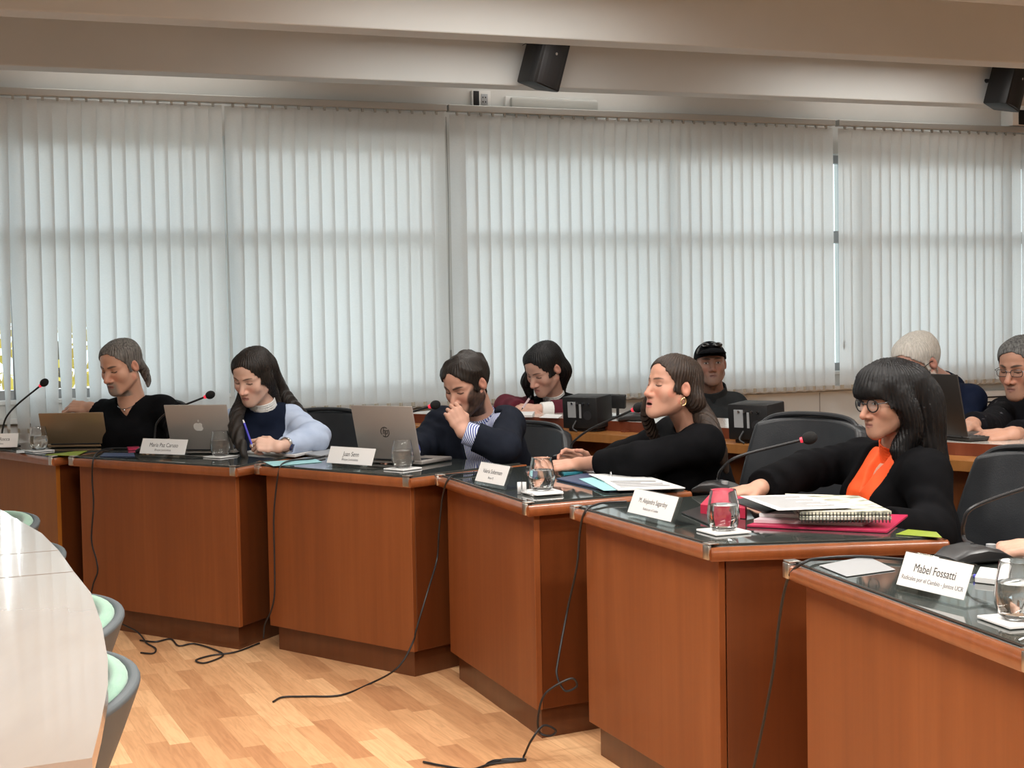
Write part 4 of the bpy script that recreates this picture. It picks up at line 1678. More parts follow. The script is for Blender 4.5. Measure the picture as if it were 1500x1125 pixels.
# --- man with the black cap by the window
hd = Head(px(1041, 534, 7.45 * SR2), yaw=2, pitch=-6, roll=2, scale=1.05, eyes='open', skin=(.30, .165, .12), brow=(.03, .025, .02), beard='stubble', beard_col=(.20, .14, .115), beard_mix=.5, lip=(.20, .10, .09))
p = Person(hd, X3(1045, 577, 7.52 * SR2), (1.12, 8.08, .56), X3(1004, 597, 7.58 * SR2), X3(1078, 594, 7.54 * SR2), X3(990, 628, 7.40 * SR2), X3(1092, 640, 7.40 * SR2), X3(1009, 566, 7.36 * SR2), X3(1060, 650, 7.20 * SR2), build=1.0,
           hands=[dict(fdir=(.12, -.05, 1), back=(.5, -.6, .1), curl=(.5, .6, .7, .8)), dict(fdir=(-.8, -.5, -.1), back=(0, 0, 1))])
p.make_body('man in a black cap and charcoal jacket leaning his head on his raised hand')
p.garment('jacket', M_GREY, off=.025, sleeve=(1.88, 1.9), folds=.006, neck_r=.068, seed=61, vneck=(.06, .5))
p.neckband('jacket_collar', M_GREY, .076, -.01, .045, thick=.010)
p.trousers(M_TROUSER, M_SHOE)
p.hair(H_STEEL, .003, face_cut(top=.130, width=.110, side_y=-.03), noise=.0005)


def cap_field(P, hd=hd):
    q = hd.q(P)
    d = ell((0, -.018, .036), (.086, .108, .090))(q)
    d = np.maximum(d, .028 + .10 * np.clip(-q[:, 1], -.02, .1) * .0 - q[:, 2] + 0.12 * np.clip(q[:, 1], -.2, .2))
    d = np.maximum(d, -(ell((0, -.018, .030), (.080, .102, .083))(q)))
    br = ell((0, .100, .042), (.076, .085, .036))(q)
    br2 = ell((0, .100, .035), (.078, .087, .036))(q)
    brim = np.maximum(np.maximum(br, -br2), .060 - q[:, 1])
    return smin(d, brim, .004) * hd.k


v, q = mesh_field(cap_field, hd.H - .2, hd.H + .2, .0034, slack=3)
cap = mesh_from('cap', [(v, q)], cloth_mat('black_cap_cloth', (.004, .004, .005)), p.root)
mb = MB()
for sx in (-1, 1):
    mb.ball(hd.w(sx * .034, .082, .096), (.027, .012, .017), R=Matrix([list(hd.M[i]) + [0] for i in range(3)] + [[0, 0, 0, 1]]) @ Matrix.Rotation(.7, 4, 'X'))
mb.build('sunglasses', M_LENS, p.root, world=True)
people['man6'] = p


def spectacles(hd, root, mat, rx=.023, rz=.019, t=.0022, bow=True, round_=1.0, drop=0.0):
    """wire or plastic spectacles sitting on the nose: rims, bridge, temples"""
    mb = MB()
    for sx in (-1, 1):
        c = V(sx * .0325, .0925, -.002 - drop)
        pts = []
        for a in np.linspace(0, 2 * PI, 29)[:-1]:
            ca, sa = math.cos(a), math.sin(a)
            e = round_
            x = rx * math.copysign(abs(ca) ** e, ca)
            z = rz * math.copysign(abs(sa) ** e, sa)
            pts.append(hd.w(*(c + V(x, -.006 * ((sx * x) / rx) ** 1 if sx * x > 0 else 0, z))))
        mb.tube(pts, t * hd.k, 8, closed=True)
        mb.tube([hd.w(sx * (.0325 + rx), .086, .004 - drop), hd.w(sx * .074, .070, .006), hd.w(sx * .080, .0, .012), hd.w(sx * .078, -.02, .004)], t * .9, 8)
    mb.tube(catmull([hd.w(-.0325 + rx * .9, .0925, .003 - drop), hd.w(0, .1015, .006 - drop), hd.w(.0325 - rx * .9, .0925, .003 - drop)], 5), t * .9, 8)
    o = mb.build('spectacles', mat, root, world=True)
    for sx in (-1, 1):
        g = MB()
        c = V(sx * .0325, .0925, -.002 - drop)
        g.ball(hd.w(*c), (rx * .95, .0008, rz * .95), R=Matrix([list(hd.M[i]) + [0] for i in range(3)] + [[0, 0, 0, 1]]))
        g.build('lens', M_CLEARLENS, o, world=True)
    return o


M_CLEARLENS = thin_glass('spectacle_lens', (.97, .98, .98))

# --- woman with black fringe, glasses and orange blouse
hd = Head(px(1301, 585, 4.50), yaw=66, pitch=9, roll=0, scale=.97, female=True, eyes='open', skin=(.50, .28, .195), brow=(.02, .015, .012), lip=(.36, .16, .13), nose=1.15)
p = Person(hd, X3(1318, 655, 4.56), (1.30, 4.60, .56), X3(1262, 674, 4.80), X3(1358, 694, 4.36), X3(1180, 690, 4.72), X3(1368, 782, 4.26), X3(1112, 715, 4.47), X3(1292, 768, 4.16), build=1.02, bust=1, arm_r=.95,
           hands=[dict(fdir=(-.92, -.22, -.12), back=(-.1, -.12, .98), curl=(.35, .42, .5, .55), thumb=(.5, .35), scale=1.0), dict(fdir=(-.95, -.2, -.05), back=(0, 0, 1), curl=(.3, .35, .4, .45))])
p.make_body('woman with black fringed hair and round glasses in a black blazer and orange blouse')
p.garment('blouse', M_ORANGE, off=.013, sleeve=(0, 0), folds=.006, neck_r=.060, seed=71, vneck=(.09, .5))
p.garment('blazer', M_BLACK, off=.026, sleeve=(1.94, 1.9), folds=.0075, neck_r=.070, seed=72, vneck=(.42, .26, .0))
p.neckband('blouse_collar', M_ORANGE, .062, -.03, .030, thick=.006)
p.trousers(M_TROUSER, M_SHOE)
w = hd.w


def _fringe(q, d):
    f = ell((0, .070, .040), (.066, .040, .042))(q)
    f = np.maximum(f, .018 - q[:, 2])
    return smin(d, f * hd.k, .012) - .0006 * np.sin(q[:, 0] * 900)


p.hair(H_BLACK, .014, face_cut(top=.040, width=.092, side_y=-.010, ear=False, low=-.10), extra=_fringe, taper=0, locks=[
    ([w(-.065, .0, .02), w(-.075, -.012, -.04), w(-.072, -.02, -.10), X3(1322, 660, 4.46), X3(1330, 690, 4.44)], [.034, .036, .036, .036, .022]),
    ([w(-.03, -.08, .04), w(-.04, -.11, -.03), X3(1356, 645, 4.52), X3(1366, 690, 4.52), X3(1368, 730, 4.54)], [.060, .062, .064, .054, .020]),
    ([w(.05, -.05, .02), w(.06, -.07, -.05), X3(1330, 655, 4.72)], [.045, .045, .040])])
spectacles(hd, p.root, M_BLKPLASTIC, .0235, .0205, .0021)
people['woman7'] = p

# --- white-haired man behind the dark laptop
hd = Head(px(1343, 533, 6.00 * SR2), yaw=58, pitch=26, roll=0, scale=1.09, eyes='down', skin=(.52, .30, .235), brow=(.40, .37, .33), beard='full', beard_col=(.52, .48, .43), beard_mix=.8)
p = Person(hd, X3(1384, 566, 6.10 * SR2), (2.03, 6.63, .55), X3(1350, 582, 6.28 * SR2), X3(1422, 586, 6.00 * SR2), X3(1340, 640, 6.05 * SR2), X3(1416, 640, 5.95 * SR2), X3(1350, 655, 5.75 * SR2), X3(1400, 655, 5.62 * SR2), build=1.05,
           hands=[dict(fdir=(-.6, -.7, -.1), back=(0, 0, 1)), dict(fdir=(-.7, -.6, -.1), back=(0, 0, 1))])
p.make_body('white haired man in a navy sweater bent over a dark laptop')
p.garment('sweater', M_NAVY2, off=.020, sleeve=(1.9, 1.9), folds=.005, neck_r=.064, seed=81)
p.neckband('polo_collar', M_NAVY, .066, -.015, .030, thick=.007)
p.trousers(M_TROUSER, M_SHOE)
p.hair(H_WHITE, .010, face_cut(top=.080, width=.100, side_y=-.018))
spectacles(hd, p.root, M_BLKPLASTIC, .024, .016, .0018)
people['man8'] = p

# --- grey-haired man at the right edge
hd = Head(px(1497, 539, 5.62 * SR2), yaw=52, pitch=10, roll=0, scale=1.07, eyes='down', skin=(.42, .225, .155), brow=(.04, .035, .03), nose=1.2, beard='stubble', beard_col=(.24, .16, .12), beard_mix=.35, lip=(.26, .12, .10))
p = Person(hd, X3(1532, 588, 5.74 * SR2), (2.35, 6.20, .55), X3(1470, 606, 5.92 * SR2), X3(1572, 612, 5.60 * SR2), X3(1446, 628, 5.42 * SR2), X3(1556, 640, 5.60), X3(1424, 621, 5.36), X3(1484, 636, 5.06), build=1.06,
           hands=[dict(fdir=(-.6, -.7, -.1), back=(0, 0, 1)), dict(fdir=(-.98, -.08, -.05), back=(.1, -.35, .92), curl=(.5, .65, .75, .8), thumb=(.6, .5), scale=1.05)])
p.make_body('grey haired man in rectangular glasses and a dark patterned sweater at the rear bench end')
p.garment('sweater', M_PATTERN, off=.020, sleeve=(1.9, 1.9), folds=.005, neck_r=.066, seed=91, vneck=(.05, .5))
p.trousers(M_TROUSER, M_SHOE)
p.hair(H_STEEL, .009, face_cut(top=.080, width=.100, side_y=-.016))
spectacles(hd, p.root, new_mat('gunmetal', (.10, .10, .11), .3, 1.0), .0235, .0135, .0014, round_=.55)
mb = MB()
mb.tube([p.N + p.side * math.sin(a) * .072 + p.fwd * math.cos(a) * .070 - p.up * (.012 + .06 * max(0, math.cos(a)) ** 2) for a in np.linspace(0, 2 * PI, 40)[:-1]], .0018, 6, closed=True)
mb.build('neck_chain', M_METAL, p.root, world=True)
people['man9'] = p

# --- person at the nearest desk, only the fingertips reach into the photo
hd = Head((1.78, 3.10, 1.20), yaw=76, pitch=12, scale=1.0, eyes='down', skin=(.50, .29, .21))
p = Person(hd, (1.80, 3.10, 1.04), (1.86, 3.13, .56), (1.80, 3.29, 1.0), (1.76, 2.92, 1.0), (1.60, 3.42, .84), (1.62, 2.80, .82), X3(1524, 799, 3.34), (1.40, 2.80, .825), build=.98,
           hands=[dict(fdir=(-.95, -.15, -.06), back=(-.1, -.2, .95), curl=(.45, .55, .6, .65), thumb=(.5, .4)), dict(fdir=(-.95, .1, -.05), back=(0, 0, 1))])
p.make_body('person at the nearest desk whose fingers rest beside the water glass')
p.garment('sweater', M_GREY, off=.02, sleeve=(1.75, 1.9), folds=.005, seed=101)
p.trousers(M_TROUSER, M_SHOE)
p.hair(H_DARK, .014, face_cut())
people['p10'] = p
# ------------------------------------------------------------------ wood and furniture
def wood_mat(name, c1, c2, c3, rough=.32, scale=1.0, coat=.25):
    m = new_mat(name, c1, rough, spec=.4, coat=coat, coat_rough=.15)
    N, L, b = nodes(m)
    tc = N.new('ShaderNodeTexCoord')
    mp = N.new('ShaderNodeMapping')
    mp.inputs['Scale'].default_value = (26 * scale, 26 * scale, 1.1 * scale)
    L.new(tc.outputs['Object'], mp.inputs[0])
    nz = N.new('ShaderNodeTexNoise')
    nz.inputs['Scale'].default_value = 1.0
    nz.inputs['Detail'].default_value = 5
    nz.inputs['Roughness'].default_value = .6
    nz.inputs['Distortion'].default_value = .4
    L.new(mp.outputs[0], nz.inputs['Vector'])
    m2 = N.new('ShaderNodeMapping')
    m2.inputs['Scale'].default_value = (5, 5, .6)
    L.new(tc.outputs['Object'], m2.inputs[0])
    n2 = N.new('ShaderNodeTexNoise')
    n2.inputs['Scale'].default_value = 1.0
    n2.inputs['Detail'].default_value = 2
    L.new(m2.outputs[0], n2.inputs['Vector'])
    ad = N.new('ShaderNodeMath')
    ad.operation = 'MULTIPLY_ADD'
    ad.inputs[1].default_value = .55
    L.new(nz.outputs['Fac'], ad.inputs[0])
    hf = N.new('ShaderNodeMath')
    hf.operation = 'MULTIPLY'
    hf.inputs[1].default_value = .45
    L.new(n2.outputs['Fac'], hf.inputs[0])
    L.new(hf.outputs[0], ad.inputs[2])
    cr = N.new('ShaderNodeValToRGB')
    e = cr.color_ramp.elements
    e[0].position, e[0].color = .34, (*c1, 1)
    e[1].position, e[1].color = .66, (*c3, 1)
    e.new(.5).color = (*c2, 1)
    L.new(ad.outputs[0], cr.inputs[0])
    L.new(cr.outputs[0], b.inputs['Base Color'])
    return m


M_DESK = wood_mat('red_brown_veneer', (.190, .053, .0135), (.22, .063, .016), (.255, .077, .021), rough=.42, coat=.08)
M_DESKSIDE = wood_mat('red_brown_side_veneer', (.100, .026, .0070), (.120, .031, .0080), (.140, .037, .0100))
M_DESKWARM = wood_mat('warm_desk_veneer', (.27, .090, .008), (.31, .105, .010), (.35, .122, .013), rough=.45, coat=.05)  # the desk veneer in a lighter, more orange tone
M_EDGE = wood_mat('edge_moulding', (.20, .060, .018), (.25, .075, .024), (.30, .095, .032), rough=.28, coat=.5)
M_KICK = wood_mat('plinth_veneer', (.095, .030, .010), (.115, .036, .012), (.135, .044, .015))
M_DESKTOP = new_mat('dark_olive_desktop', (.030, .031, .028), .35)
ramp_noise(M_DESKTOP, (.026, .027, .024), (.040, .041, .037), (6, 6, 6), 3)
M_TOPGLASS = new_mat('desk_glass_sheet', (.045, .052, .048), .05, spec=.6, coat=.5, coat_rough=.03)
M_CLIP = new_mat('nickel_corner', (.62, .60, .56), .28, 1.0)
M_LEATHER = new_mat('black_leather', (.020, .022, .025), .40, spec=.5)
ramp_noise(M_LEATHER, (.017, .019, .022), (.025, .027, .030), (9, 9, 9), 3, bump=.22, bump_scale=(240, 240, 240))
M_CHROME = new_mat('chrome', (.6, .6, .6), .2, 1.0)

TOPZ = .76
DESKS = {}


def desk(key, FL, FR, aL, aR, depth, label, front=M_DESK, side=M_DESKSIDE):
    """one desk of the curved row: FL, FR are the front corners of its top; aL, aR the plan angles of its two sides"""
    FL, FR = V(*FL), V(*FR)
    dL, dR = depth if isinstance(depth, tuple) else (depth, depth)
    BL = FL + dL * V(math.cos(aL), math.sin(aL))
    BR = FR + dR * V(math.cos(aR), math.sin(aR))
    d = nrm(FR - FL)
    n_in = nrm((BL + BR) / 2 - (FL + FR) / 2)
    fn = V(d[1], -d[0])          # outward normal of the front
    if fn @ n_in > 0:
        fn = -fn
    c = (FL + FR + BL + BR) / 4
    root = empty('desk', (c[0], c[1], 0), label, 'desk', 'desks of the curved front row')

    def inset(pts, k):
        """shrink a convex plan polygon by k"""
        n = len(pts)
        out = []
        cen = sum(pts) / n
        ls = []
        for i in range(n):
            a, b = pts[i], pts[(i + 1) % n]
            t = nrm(b - a)
            nn = V(-t[1], t[0])
            if nn @ (cen - a) < 0:
                nn = -nn
            ls.append((a + nn * k, t))
        for i in range(n):
            p, t = ls[i - 1]
            q, s = ls[i]
            A = np.array([[t[0], -s[0]], [t[1], -s[1]]])
            x = np.linalg.solve(A, q - p)
            out.append(p + t * x[0])
        return out
    P = [FL, FR, BR, BL]
    mb = MB()
    mb.prism([tuple(p) for p in inset(P, .006)], TOPZ - .042, TOPZ - .006, .003)
    mb.build('desktop', M_DESKTOP, root, False, world=True)
    mb = MB()
    mb.prism([tuple(p) for p in inset(P, .012)], TOPZ - .0055, TOPZ, .0012)
    mb.build('glass_sheet', M_TOPGLASS, root, False, world=True)
    mb = MB()        # rounded lipping all round
    for a, b in zip(P, P[1:] + P[:1]):
        t = nrm(b - a)
        nn = V(t[1], -t[0])
        if nn @ n_in > 0 and False:
            nn = -nn
        cen = (a + b) / 2
        cc = sum(P) / 4
        if nn @ (cen - cc) < 0:
            nn = -nn
        sec = [(-.007, -.042), (-.007, -.007), (.004, -.007), (.009, -.013), (.011, -.024), (.009, -.035), (.004, -.042)]
        va = [mb.bm.verts.new((a[0] + nn[0] * x - t[0] * .004, a[1] + nn[1] * x - t[1] * .004, TOPZ + z)) for x, z in sec]
        vb = [mb.bm.verts.new((b[0] + nn[0] * x + t[0] * .004, b[1] + nn[1] * x + t[1] * .004, TOPZ + z)) for x, z in sec]
        for i in range(len(sec)):
            j = (i + 1) % len(sec)
            mb.bm.faces.new((va[i], va[j], vb[j], vb[i]))
        mb.bm.faces.new(list(reversed(va)))
        mb.bm.faces.new(vb)
    mb.build('edge_moulding', M_EDGE, root, True, world=True)
    for p, q in ((FL, d), (FR, -d)):
        mb = MB()
        x = p + fn * .0085 + q * .012
        mb.box((x[0], x[1], TOPZ - .020), (.030, .009, .036), .002, rz=math.atan2(d[1], d[0]))
        x = p + fn * -.004 + q * .014
        mb.box((x[0], x[1], TOPZ + .0015), (.032, .030, .003), .001, rz=math.atan2(d[1], d[0]))
        mb.build('corner_clip', M_CLIP, root, True, world=True)
    B = inset(P, .028)
    fl, fr, br, bl = B
    z0, z1 = .10, TOPZ - .043
    th = .020

    def panel(a, b, name, mat, zz0=z0, zz1=z1, inward=n_in):
        t = nrm(b - a)
        nn = V(-t[1], t[0])
        if nn @ inward < 0:
            nn = -nn
        mb = MB()
        mb.prism([tuple(a), tuple(b), tuple(b + nn * th), tuple(a + nn * th)], zz0, zz1, .0015, 1)
        return mb.build(name, mat, root, False, world=True)
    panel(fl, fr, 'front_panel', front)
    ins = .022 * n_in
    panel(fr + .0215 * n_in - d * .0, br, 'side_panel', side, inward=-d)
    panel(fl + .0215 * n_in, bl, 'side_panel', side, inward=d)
    K = inset(P, .055)
    mb = MB()
    k0, k1, k2, k3 = K
    mb.prism([tuple(k0), tuple(k1), tuple(k2), tuple(k2 - d * .03), tuple(k1 - d * .03 + n_in * .03), tuple(k0 + d * .03 + n_in * .03), tuple(k3 + d * .03), tuple(k3)], .0, z0 - .0005, 0)
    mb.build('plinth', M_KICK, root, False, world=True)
    DESKS[key] = dict(FL=FL, FR=FR, d=d, fn=fn, n=n_in, P=P, root=root)
    return root


R_ = math.radians
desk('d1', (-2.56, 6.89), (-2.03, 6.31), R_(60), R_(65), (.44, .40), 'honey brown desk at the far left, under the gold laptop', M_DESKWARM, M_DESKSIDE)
desk('d2', (-1.95, 6.30), (-1.11, 5.72), R_(73), R_(67), (.42, .54), 'red brown desk under the silver laptop with the apple emblem')
desk('d3', (-1.04, 5.79), (-.38, 5.23), R_(61), R_(45), .60, 'red brown desk of the man in the suit')
desk('d4', (-.28, 5.28), (.045, 4.41), R_(39), R_(28), .60, 'red brown desk strewn with blue edged papers, before the speaking woman')
desk('d5', (.18, 4.33), (.49, 3.54), R_(26), R_(5.5), .60, 'red brown desk carrying the tall stack of folders and notebooks')
desk('d6', (.63, 3.29), (.865, 2.36), R_(3), R_(-14), .62, 'nearest red brown desk, cut off by the right edge')


def on_front(key, px_, py_, off=.03):
    """point just in front of a desk's front panel seen at a photo pixel"""
    D = DESKS[key]
    d = _ray(px_, py_)
    n3 = V(D['fn'][0], D['fn'][1], 0)
    p0 = V(D['FL'][0], D['FL'][1], 0) + n3 * (off - .028)
    o = V(0, 0, EYE)
    return o + d * ((n3 @ (p0 - o)) / (n3 @ d))


# ------------------------------------------------------------------ black leather chairs of the sitters
def office_chair(pos, face, label, zback=.95, lean=.10, width=.50):
    """pos = seat centre in plan, face = plan direction the sitter faces"""
    f = nrm(V(face[0], face[1], 0))
    rz = math.atan2(f[1], f[0]) - PI / 2     # local +y = forward
    root = empty('office_chair', (pos[0], pos[1], 0), label, 'chair', 'black leather chairs of the front row', rz)
    mb = MB()
    mb.box((0, .01, .380), (width, .44, .085), .035, 4)
    mb.build('seat', M_LEATHER, root)

    def back(s, t):
        x = (s - .5) * 2
        w = width / 2 * (1.0 - .16 * max(0, t - .45) ** 1.5 / .4)
        z = .46 + (zback - .46) * t - .030 * abs(x) ** 3 * t
        y = -.225 - lean * t + .055 * x * x
        return (x * w, y, z)
    mb = MB()
    mb.grid(back, 14, 14, thick=-.055)
    b = mb.build('backrest', M_LEATHER, root)
    m = b.modifiers.new('round', 'BEVEL')
    m.width = .018
    m.segments = 3
    m.limit_method = 'ANGLE'
    mb = MB()
    mb.tube(catmull([(-width * .43, -.185 - lean, zback - .055), (-width * .30, -.212 - lean, zback - .006), (0, -.225 - lean, zback + .006), (width * .30, -.212 - lean, zback - .006), (width * .43, -.185 - lean, zback - .055)], 5), .010, 8)
    mb.build('piping', M_LEATHER, b)
    mb = MB()
    mb.cyl((0, 0, .10), (0, 0, .345), .028, seg=16)
    mb.build('post', M_CHROME, root)
    mb = MB()
    for k in range(5):
        a = k * 2 * PI / 5 + .3
        mb.tube([(0, 0, .115), (.15 * math.cos(a), .15 * math.sin(a), .10), (.29 * math.cos(a), .29 * math.sin(a), .075)], [.03, .024, .016], 8)
    mb.build('star_base', M_BLKPLASTIC, root)
    for k in range(5):
        a = k * 2 * PI / 5 + .3
        mb = MB()
        c = (.29 * math.cos(a), .29 * math.sin(a), .030)
        mb.cyl((c[0] - .018 * math.sin(a), c[1] + .018 * math.cos(a), .030), (c[0] + .018 * math.sin(a), c[1] - .018 * math.cos(a), .030), .030, seg=16)
        mb.cyl((c[0], c[1], .05), (c[0], c[1], .078), .008, seg=8)
        mb.build('caster', M_BLKPLASTIC, root)
    return root


def chair_for(key, label, shift=(0, 0), turn=0.0, **kw):
    p = people[key]
    f = nrm(V(p.pf[0], p.pf[1], 0))
    a = math.atan2(f[1], f[0]) + turn
    return office_chair((p.P[0] + shift[0], p.P[1] + shift[1]), (math.cos(a), math.sin(a)), label, **kw)


# ------------------------------------------------------------------ rear bench
M_BENCHTOP = new_mat('pale_bench_top', (.50, .47, .43), .18, spec=.5, coat=.4)
M_BENCH = wood_mat('bench_veneer', (.16, .050, .013), (.20, .064, .018), (.24, .080, .024))
M_BENCHEDGE = wood_mat('bench_edge', (.105, .026, .012), (.130, .032, .014), (.15, .040, .018))
M_LEDGE = wood_mat('bench_ledge', (.26, .105, .028), (.31, .13, .036), (.36, .155, .048))
BZ, LZ = .87, .825
pts = [V(*at(x, y, BZ)[:2]) for x, y in ((588, 605.5), (790, 611), (920, 617.5), (1400, 648))]
pts.append(pts[-1] + nrm(pts[-1] - pts[-2] + V(.35, .0)) * .8)


def LEDGE_Y(x):
    """distance of the ledge's front line at photo column x"""
    k = (x - CX) / F_PX
    for a, b in zip(pts[:-1], pts[1:]):
        t = (k * a[1] - a[0]) / ((b[0] - a[0]) - k * (b[1] - a[1]))
        if -.01 <= t <= 1.01:
            return a[1] + (b[1] - a[1]) * t - .17
    return 6.0




def off_line(pts, k):
    """offset a plan polyline sideways (positive = away from the camera)"""
    out = []
    for i, p in enumerate(pts):
        t = nrm(pts[min(i + 1, len(pts) - 1)] - pts[max(i - 1, 0)])
        n = V(-t[1], t[0])
        if n @ (p - V(0, 0)) < 0:
            n = -n
        out.append(p + n * k)
    return out


bench = empty('rear_bench', (.8, 5.6, 0), 'long curved wooden bench desk of the second row, with a lower ledge in front', 'bench')
bk, led, ledb = off_line(pts, .40), off_line(pts, -.17), off_line(pts, -.03)
fr_, frb = off_line(pts, .0), off_line(pts, .02)


def strip(mb, a, b, z0, z1):
    for i in range(len(a) - 1):
        mb.prism([tuple(a[i]), tuple(a[i + 1]), tuple(b[i + 1]), tuple(b[i])], z0, z1, 0)


for nm, a, b, z0, z1, mt in (('worktop', off_line(pts, .004), bk, BZ - .036, BZ, M_BENCHTOP), ('front_edge', off_line(pts, -.004), off_line(pts, .0035), BZ - .055, BZ - .001, M_BENCHEDGE),
                             ('ledge', led, off_line(pts, -.005), LZ - .035, LZ, M_LEDGE), ('front_panel', off_line(pts, -.06), off_line(pts, -.04), .0, LZ - .036, M_BENCH)):
    mb = MB()
    strip(mb, a, b, z0, z1)
    bmesh.ops.remove_doubles(mb.bm, verts=mb.bm.verts, dist=.0005)
    mb.build(nm, mt, bench, False, world=True)
for i in (0, 2, 4):
    mb = MB()
    a, b = off_line(pts, -.035)[i], bk[i]
    t = nrm(b - a)
    n = V(-t[1], t[0]) * .012
    mb.prism([tuple(a - n), tuple(b - n), tuple(b + n), tuple(a + n)], 0, BZ - .037, 0)
    mb.build('end_panel', M_BENCHEDGE, bench, False, world=True)

# ------------------------------------------------------------------ pale conference table
M_PALE = new_mat('pale_table_veneer', (.48, .42, .36), .12, spec=.5, coat=.5, coat_rough=.04)
ramp_noise(M_PALE, (.345, .29, .25), (.37, .315, .27), (14, 2, 3), 3, lo=.3, hi=.7)
M_TEDGE = new_mat('dark_table_edge', (.05, .055, .06), .4)
TZ = .75
edge = [V(*at(x, y, TZ)[:2]) for x, y in [(135, 1110), (147, 1062), (158, 1004), (158, 965), (149, 914), (133, 868), (108, 837), (86, 806), (61, 781), (0, 746)]]
edge += [V(-1.95, 4.98), V(-2.35, 5.28)]
ax = nrm(V(-.43, .90))
ac = V(-1.42, 3.0)
side_n = V(ax[1], -ax[0])
mir = [p - side_n * 2 * ((p - ac) @ side_n) for p in edge]
outline = edge + mir[::-1]
table = empty('conference_table', (ac[0], ac[1], 0), 'pale glossy boat shaped conference table in the left foreground', 'table')
cuts = [(at(0, 813, TZ)[:2] @ ax + at(86, 806, TZ)[:2] @ ax) / 2, (at(0, 846, TZ)[:2] @ ax + at(108, 838, TZ)[:2] @ ax) / 2]
lims = [1e9] + sorted(cuts, reverse=True) + [-1e9]
for hi_, lo_ in zip(lims[:-1], lims[1:]):
    mb = MB()
    mb.prism([tuple(p) for p in outline], TZ - .028, TZ)
    for lim, sg in ((hi_ - .005, 1), (lo_ + .005, -1)):
        if abs(lim) < 1e8:
            co = ax * lim
            r_ = bmesh.ops.bisect_plane(mb.bm, geom=mb.bm.verts[:] + mb.bm.edges[:] + mb.bm.faces[:], plane_co=(co[0], co[1], 0), plane_no=(ax[0] * sg, ax[1] * sg, 0), clear_outer=True)
            bmesh.ops.edgeloop_fill(mb.bm, edges=[g for g in r_['geom_cut'] if isinstance(g, bmesh.types.BMEdge)])
    mb.build('tabletop', M_PALE, table, False, world=True)
mb = MB()
inn = [p + (ac - p) * .006 for p in outline]
mb.prism([tuple(p) for p in inn], TZ - .036, TZ - .0285)
mb.build('edge_strip', M_TEDGE, table, False, world=True)
mb = MB()
inn = [p + (ac - p) * .42 for p in outline]
mb.prism([tuple(p) for p in inn], TZ - .12, TZ - .0365)
mb.build('apron', M_LEDGE, table, False, world=True)
for k in (-.9, .9):
    c = ac + ax * k
    mb = MB()
    mb.cyl((c[0], c[1], .03), (c[0], c[1], TZ - .121), .05, seg=20)
    mb.cyl((c[0], c[1], 0), (c[0], c[1], .03), .26, .24, seg=28)
    mb.build('pedestal', M_TEDGE, table, True, world=True)

# ------------------------------------------------------------------ green tub chairs at the conference table
M_GREEN = new_mat('mint_fabric', (.20, .33, .25), .85, sheen=.3)
ramp_noise(M_GREEN, (.185, .315, .235), (.225, .36, .275), (20, 20, 20), 3, bump=.3, bump_scale=(700, 700, 700))
M_SHELL = new_mat('slate_shell_fabric', (.070, .082, .088), .6)


def tub_chair(c, rz, label, top=.703):
    """round-backed chair: padded inside, slate shell outside, four splayed legs; local +y = forward"""
    root = empty('tub_chair', (c[0], c[1], 0), label, 'chair', 'mint green tub chairs at the conference table', rz)

    def prof(t, th, r_out):
        k = (1 + math.cos(th)) / 2            # 1 at the back, 0 at the front
        zt = .60 + (top - .60) * k ** .8
        z = .40 + (zt - .40) * t
        r = r_out * (.52 + .48 * t ** .8)
        return r, z
    span = R_(122)

    def outer(s, t):
        th = (s - .5) * 2 * span
        r, z = prof(t, th, .275)
        return (r * math.sin(th), -r * math.cos(th) * 1.0, z)

    def inner(s, t):
        th = (s - .5) * 2 * span
        r, z = prof(t, th, .255)
        return (r * math.sin(th), -r * math.cos(th), z + .004)
    mb = MB()
    mb.grid(outer, 36, 10, thick=.022)
    o = mb.build('shell', M_SHELL, root)
    md = o.modifiers.new('round', 'BEVEL')
    md.width, md.segments, md.limit_method = .008, 3, 'ANGLE'
    mb = MB()
    mb.grid(inner, 36, 10, thick=.034)
    o = mb.build('back_pad', M_GREEN, root)
    md = o.modifiers.new('round', 'BEVEL')
    md.width, md.segments, md.limit_method = .014, 4, 'ANGLE'
    mb = MB()
    mb.lathe([(0, .455), (.14, .458), (.20, .450), (.213, .43), (.205, .40), (0, .395)], 36)
    mb.build('seat', M_GREEN, root)
    mb = MB()
    mb.lathe([(0, .394), (.205, .394), (.17, .365), (0, .36)], 36)
    mb.build('seat_base', M_SHELL, root)
    for sx in (-1, 1):
        for sy in (-1, 1):
            mb = MB()
            mb.cyl((sx * .12, sy * .12, .37), (sx * .22, sy * .22, .0), .016, .011, seg=12)
            mb.build('leg', M_BLKPLASTIC, root)
    return root


tub = None
for (x, y, z, nudge, lab) in ((206, 955, .715, 0, 'nearest mint green tub chair at the conference table'),
                              (184, 888, .688, 0, 'second mint green tub chair from the near table end'),
                              (100, 800, .70, 0, 'mint green tub chair beside the table seams'),
                              (62, 764, .68, 0, 'farthest mint green tub chair, nearly hidden by the table')):
    e = at(x, y, z)
    tdir = -side_n if (-side_n) @ V(-1, 0) > 0 else side_n
    cc = e[:2] + tdir * .27
    fdir = nrm(tdir + V(.12, -.62))
    cc = e[:2] + tdir * .215 + fdir * .08
    rz = math.atan2(fdir[1], fdir[0]) - PI / 2
    if tub is None:
        tub = t_ = tub_chair(cc, rz, lab)
    else:
        t_ = copy_tree(tub)
        t_.location = (cc[0], cc[1], 0)
        t_['label'] = lab

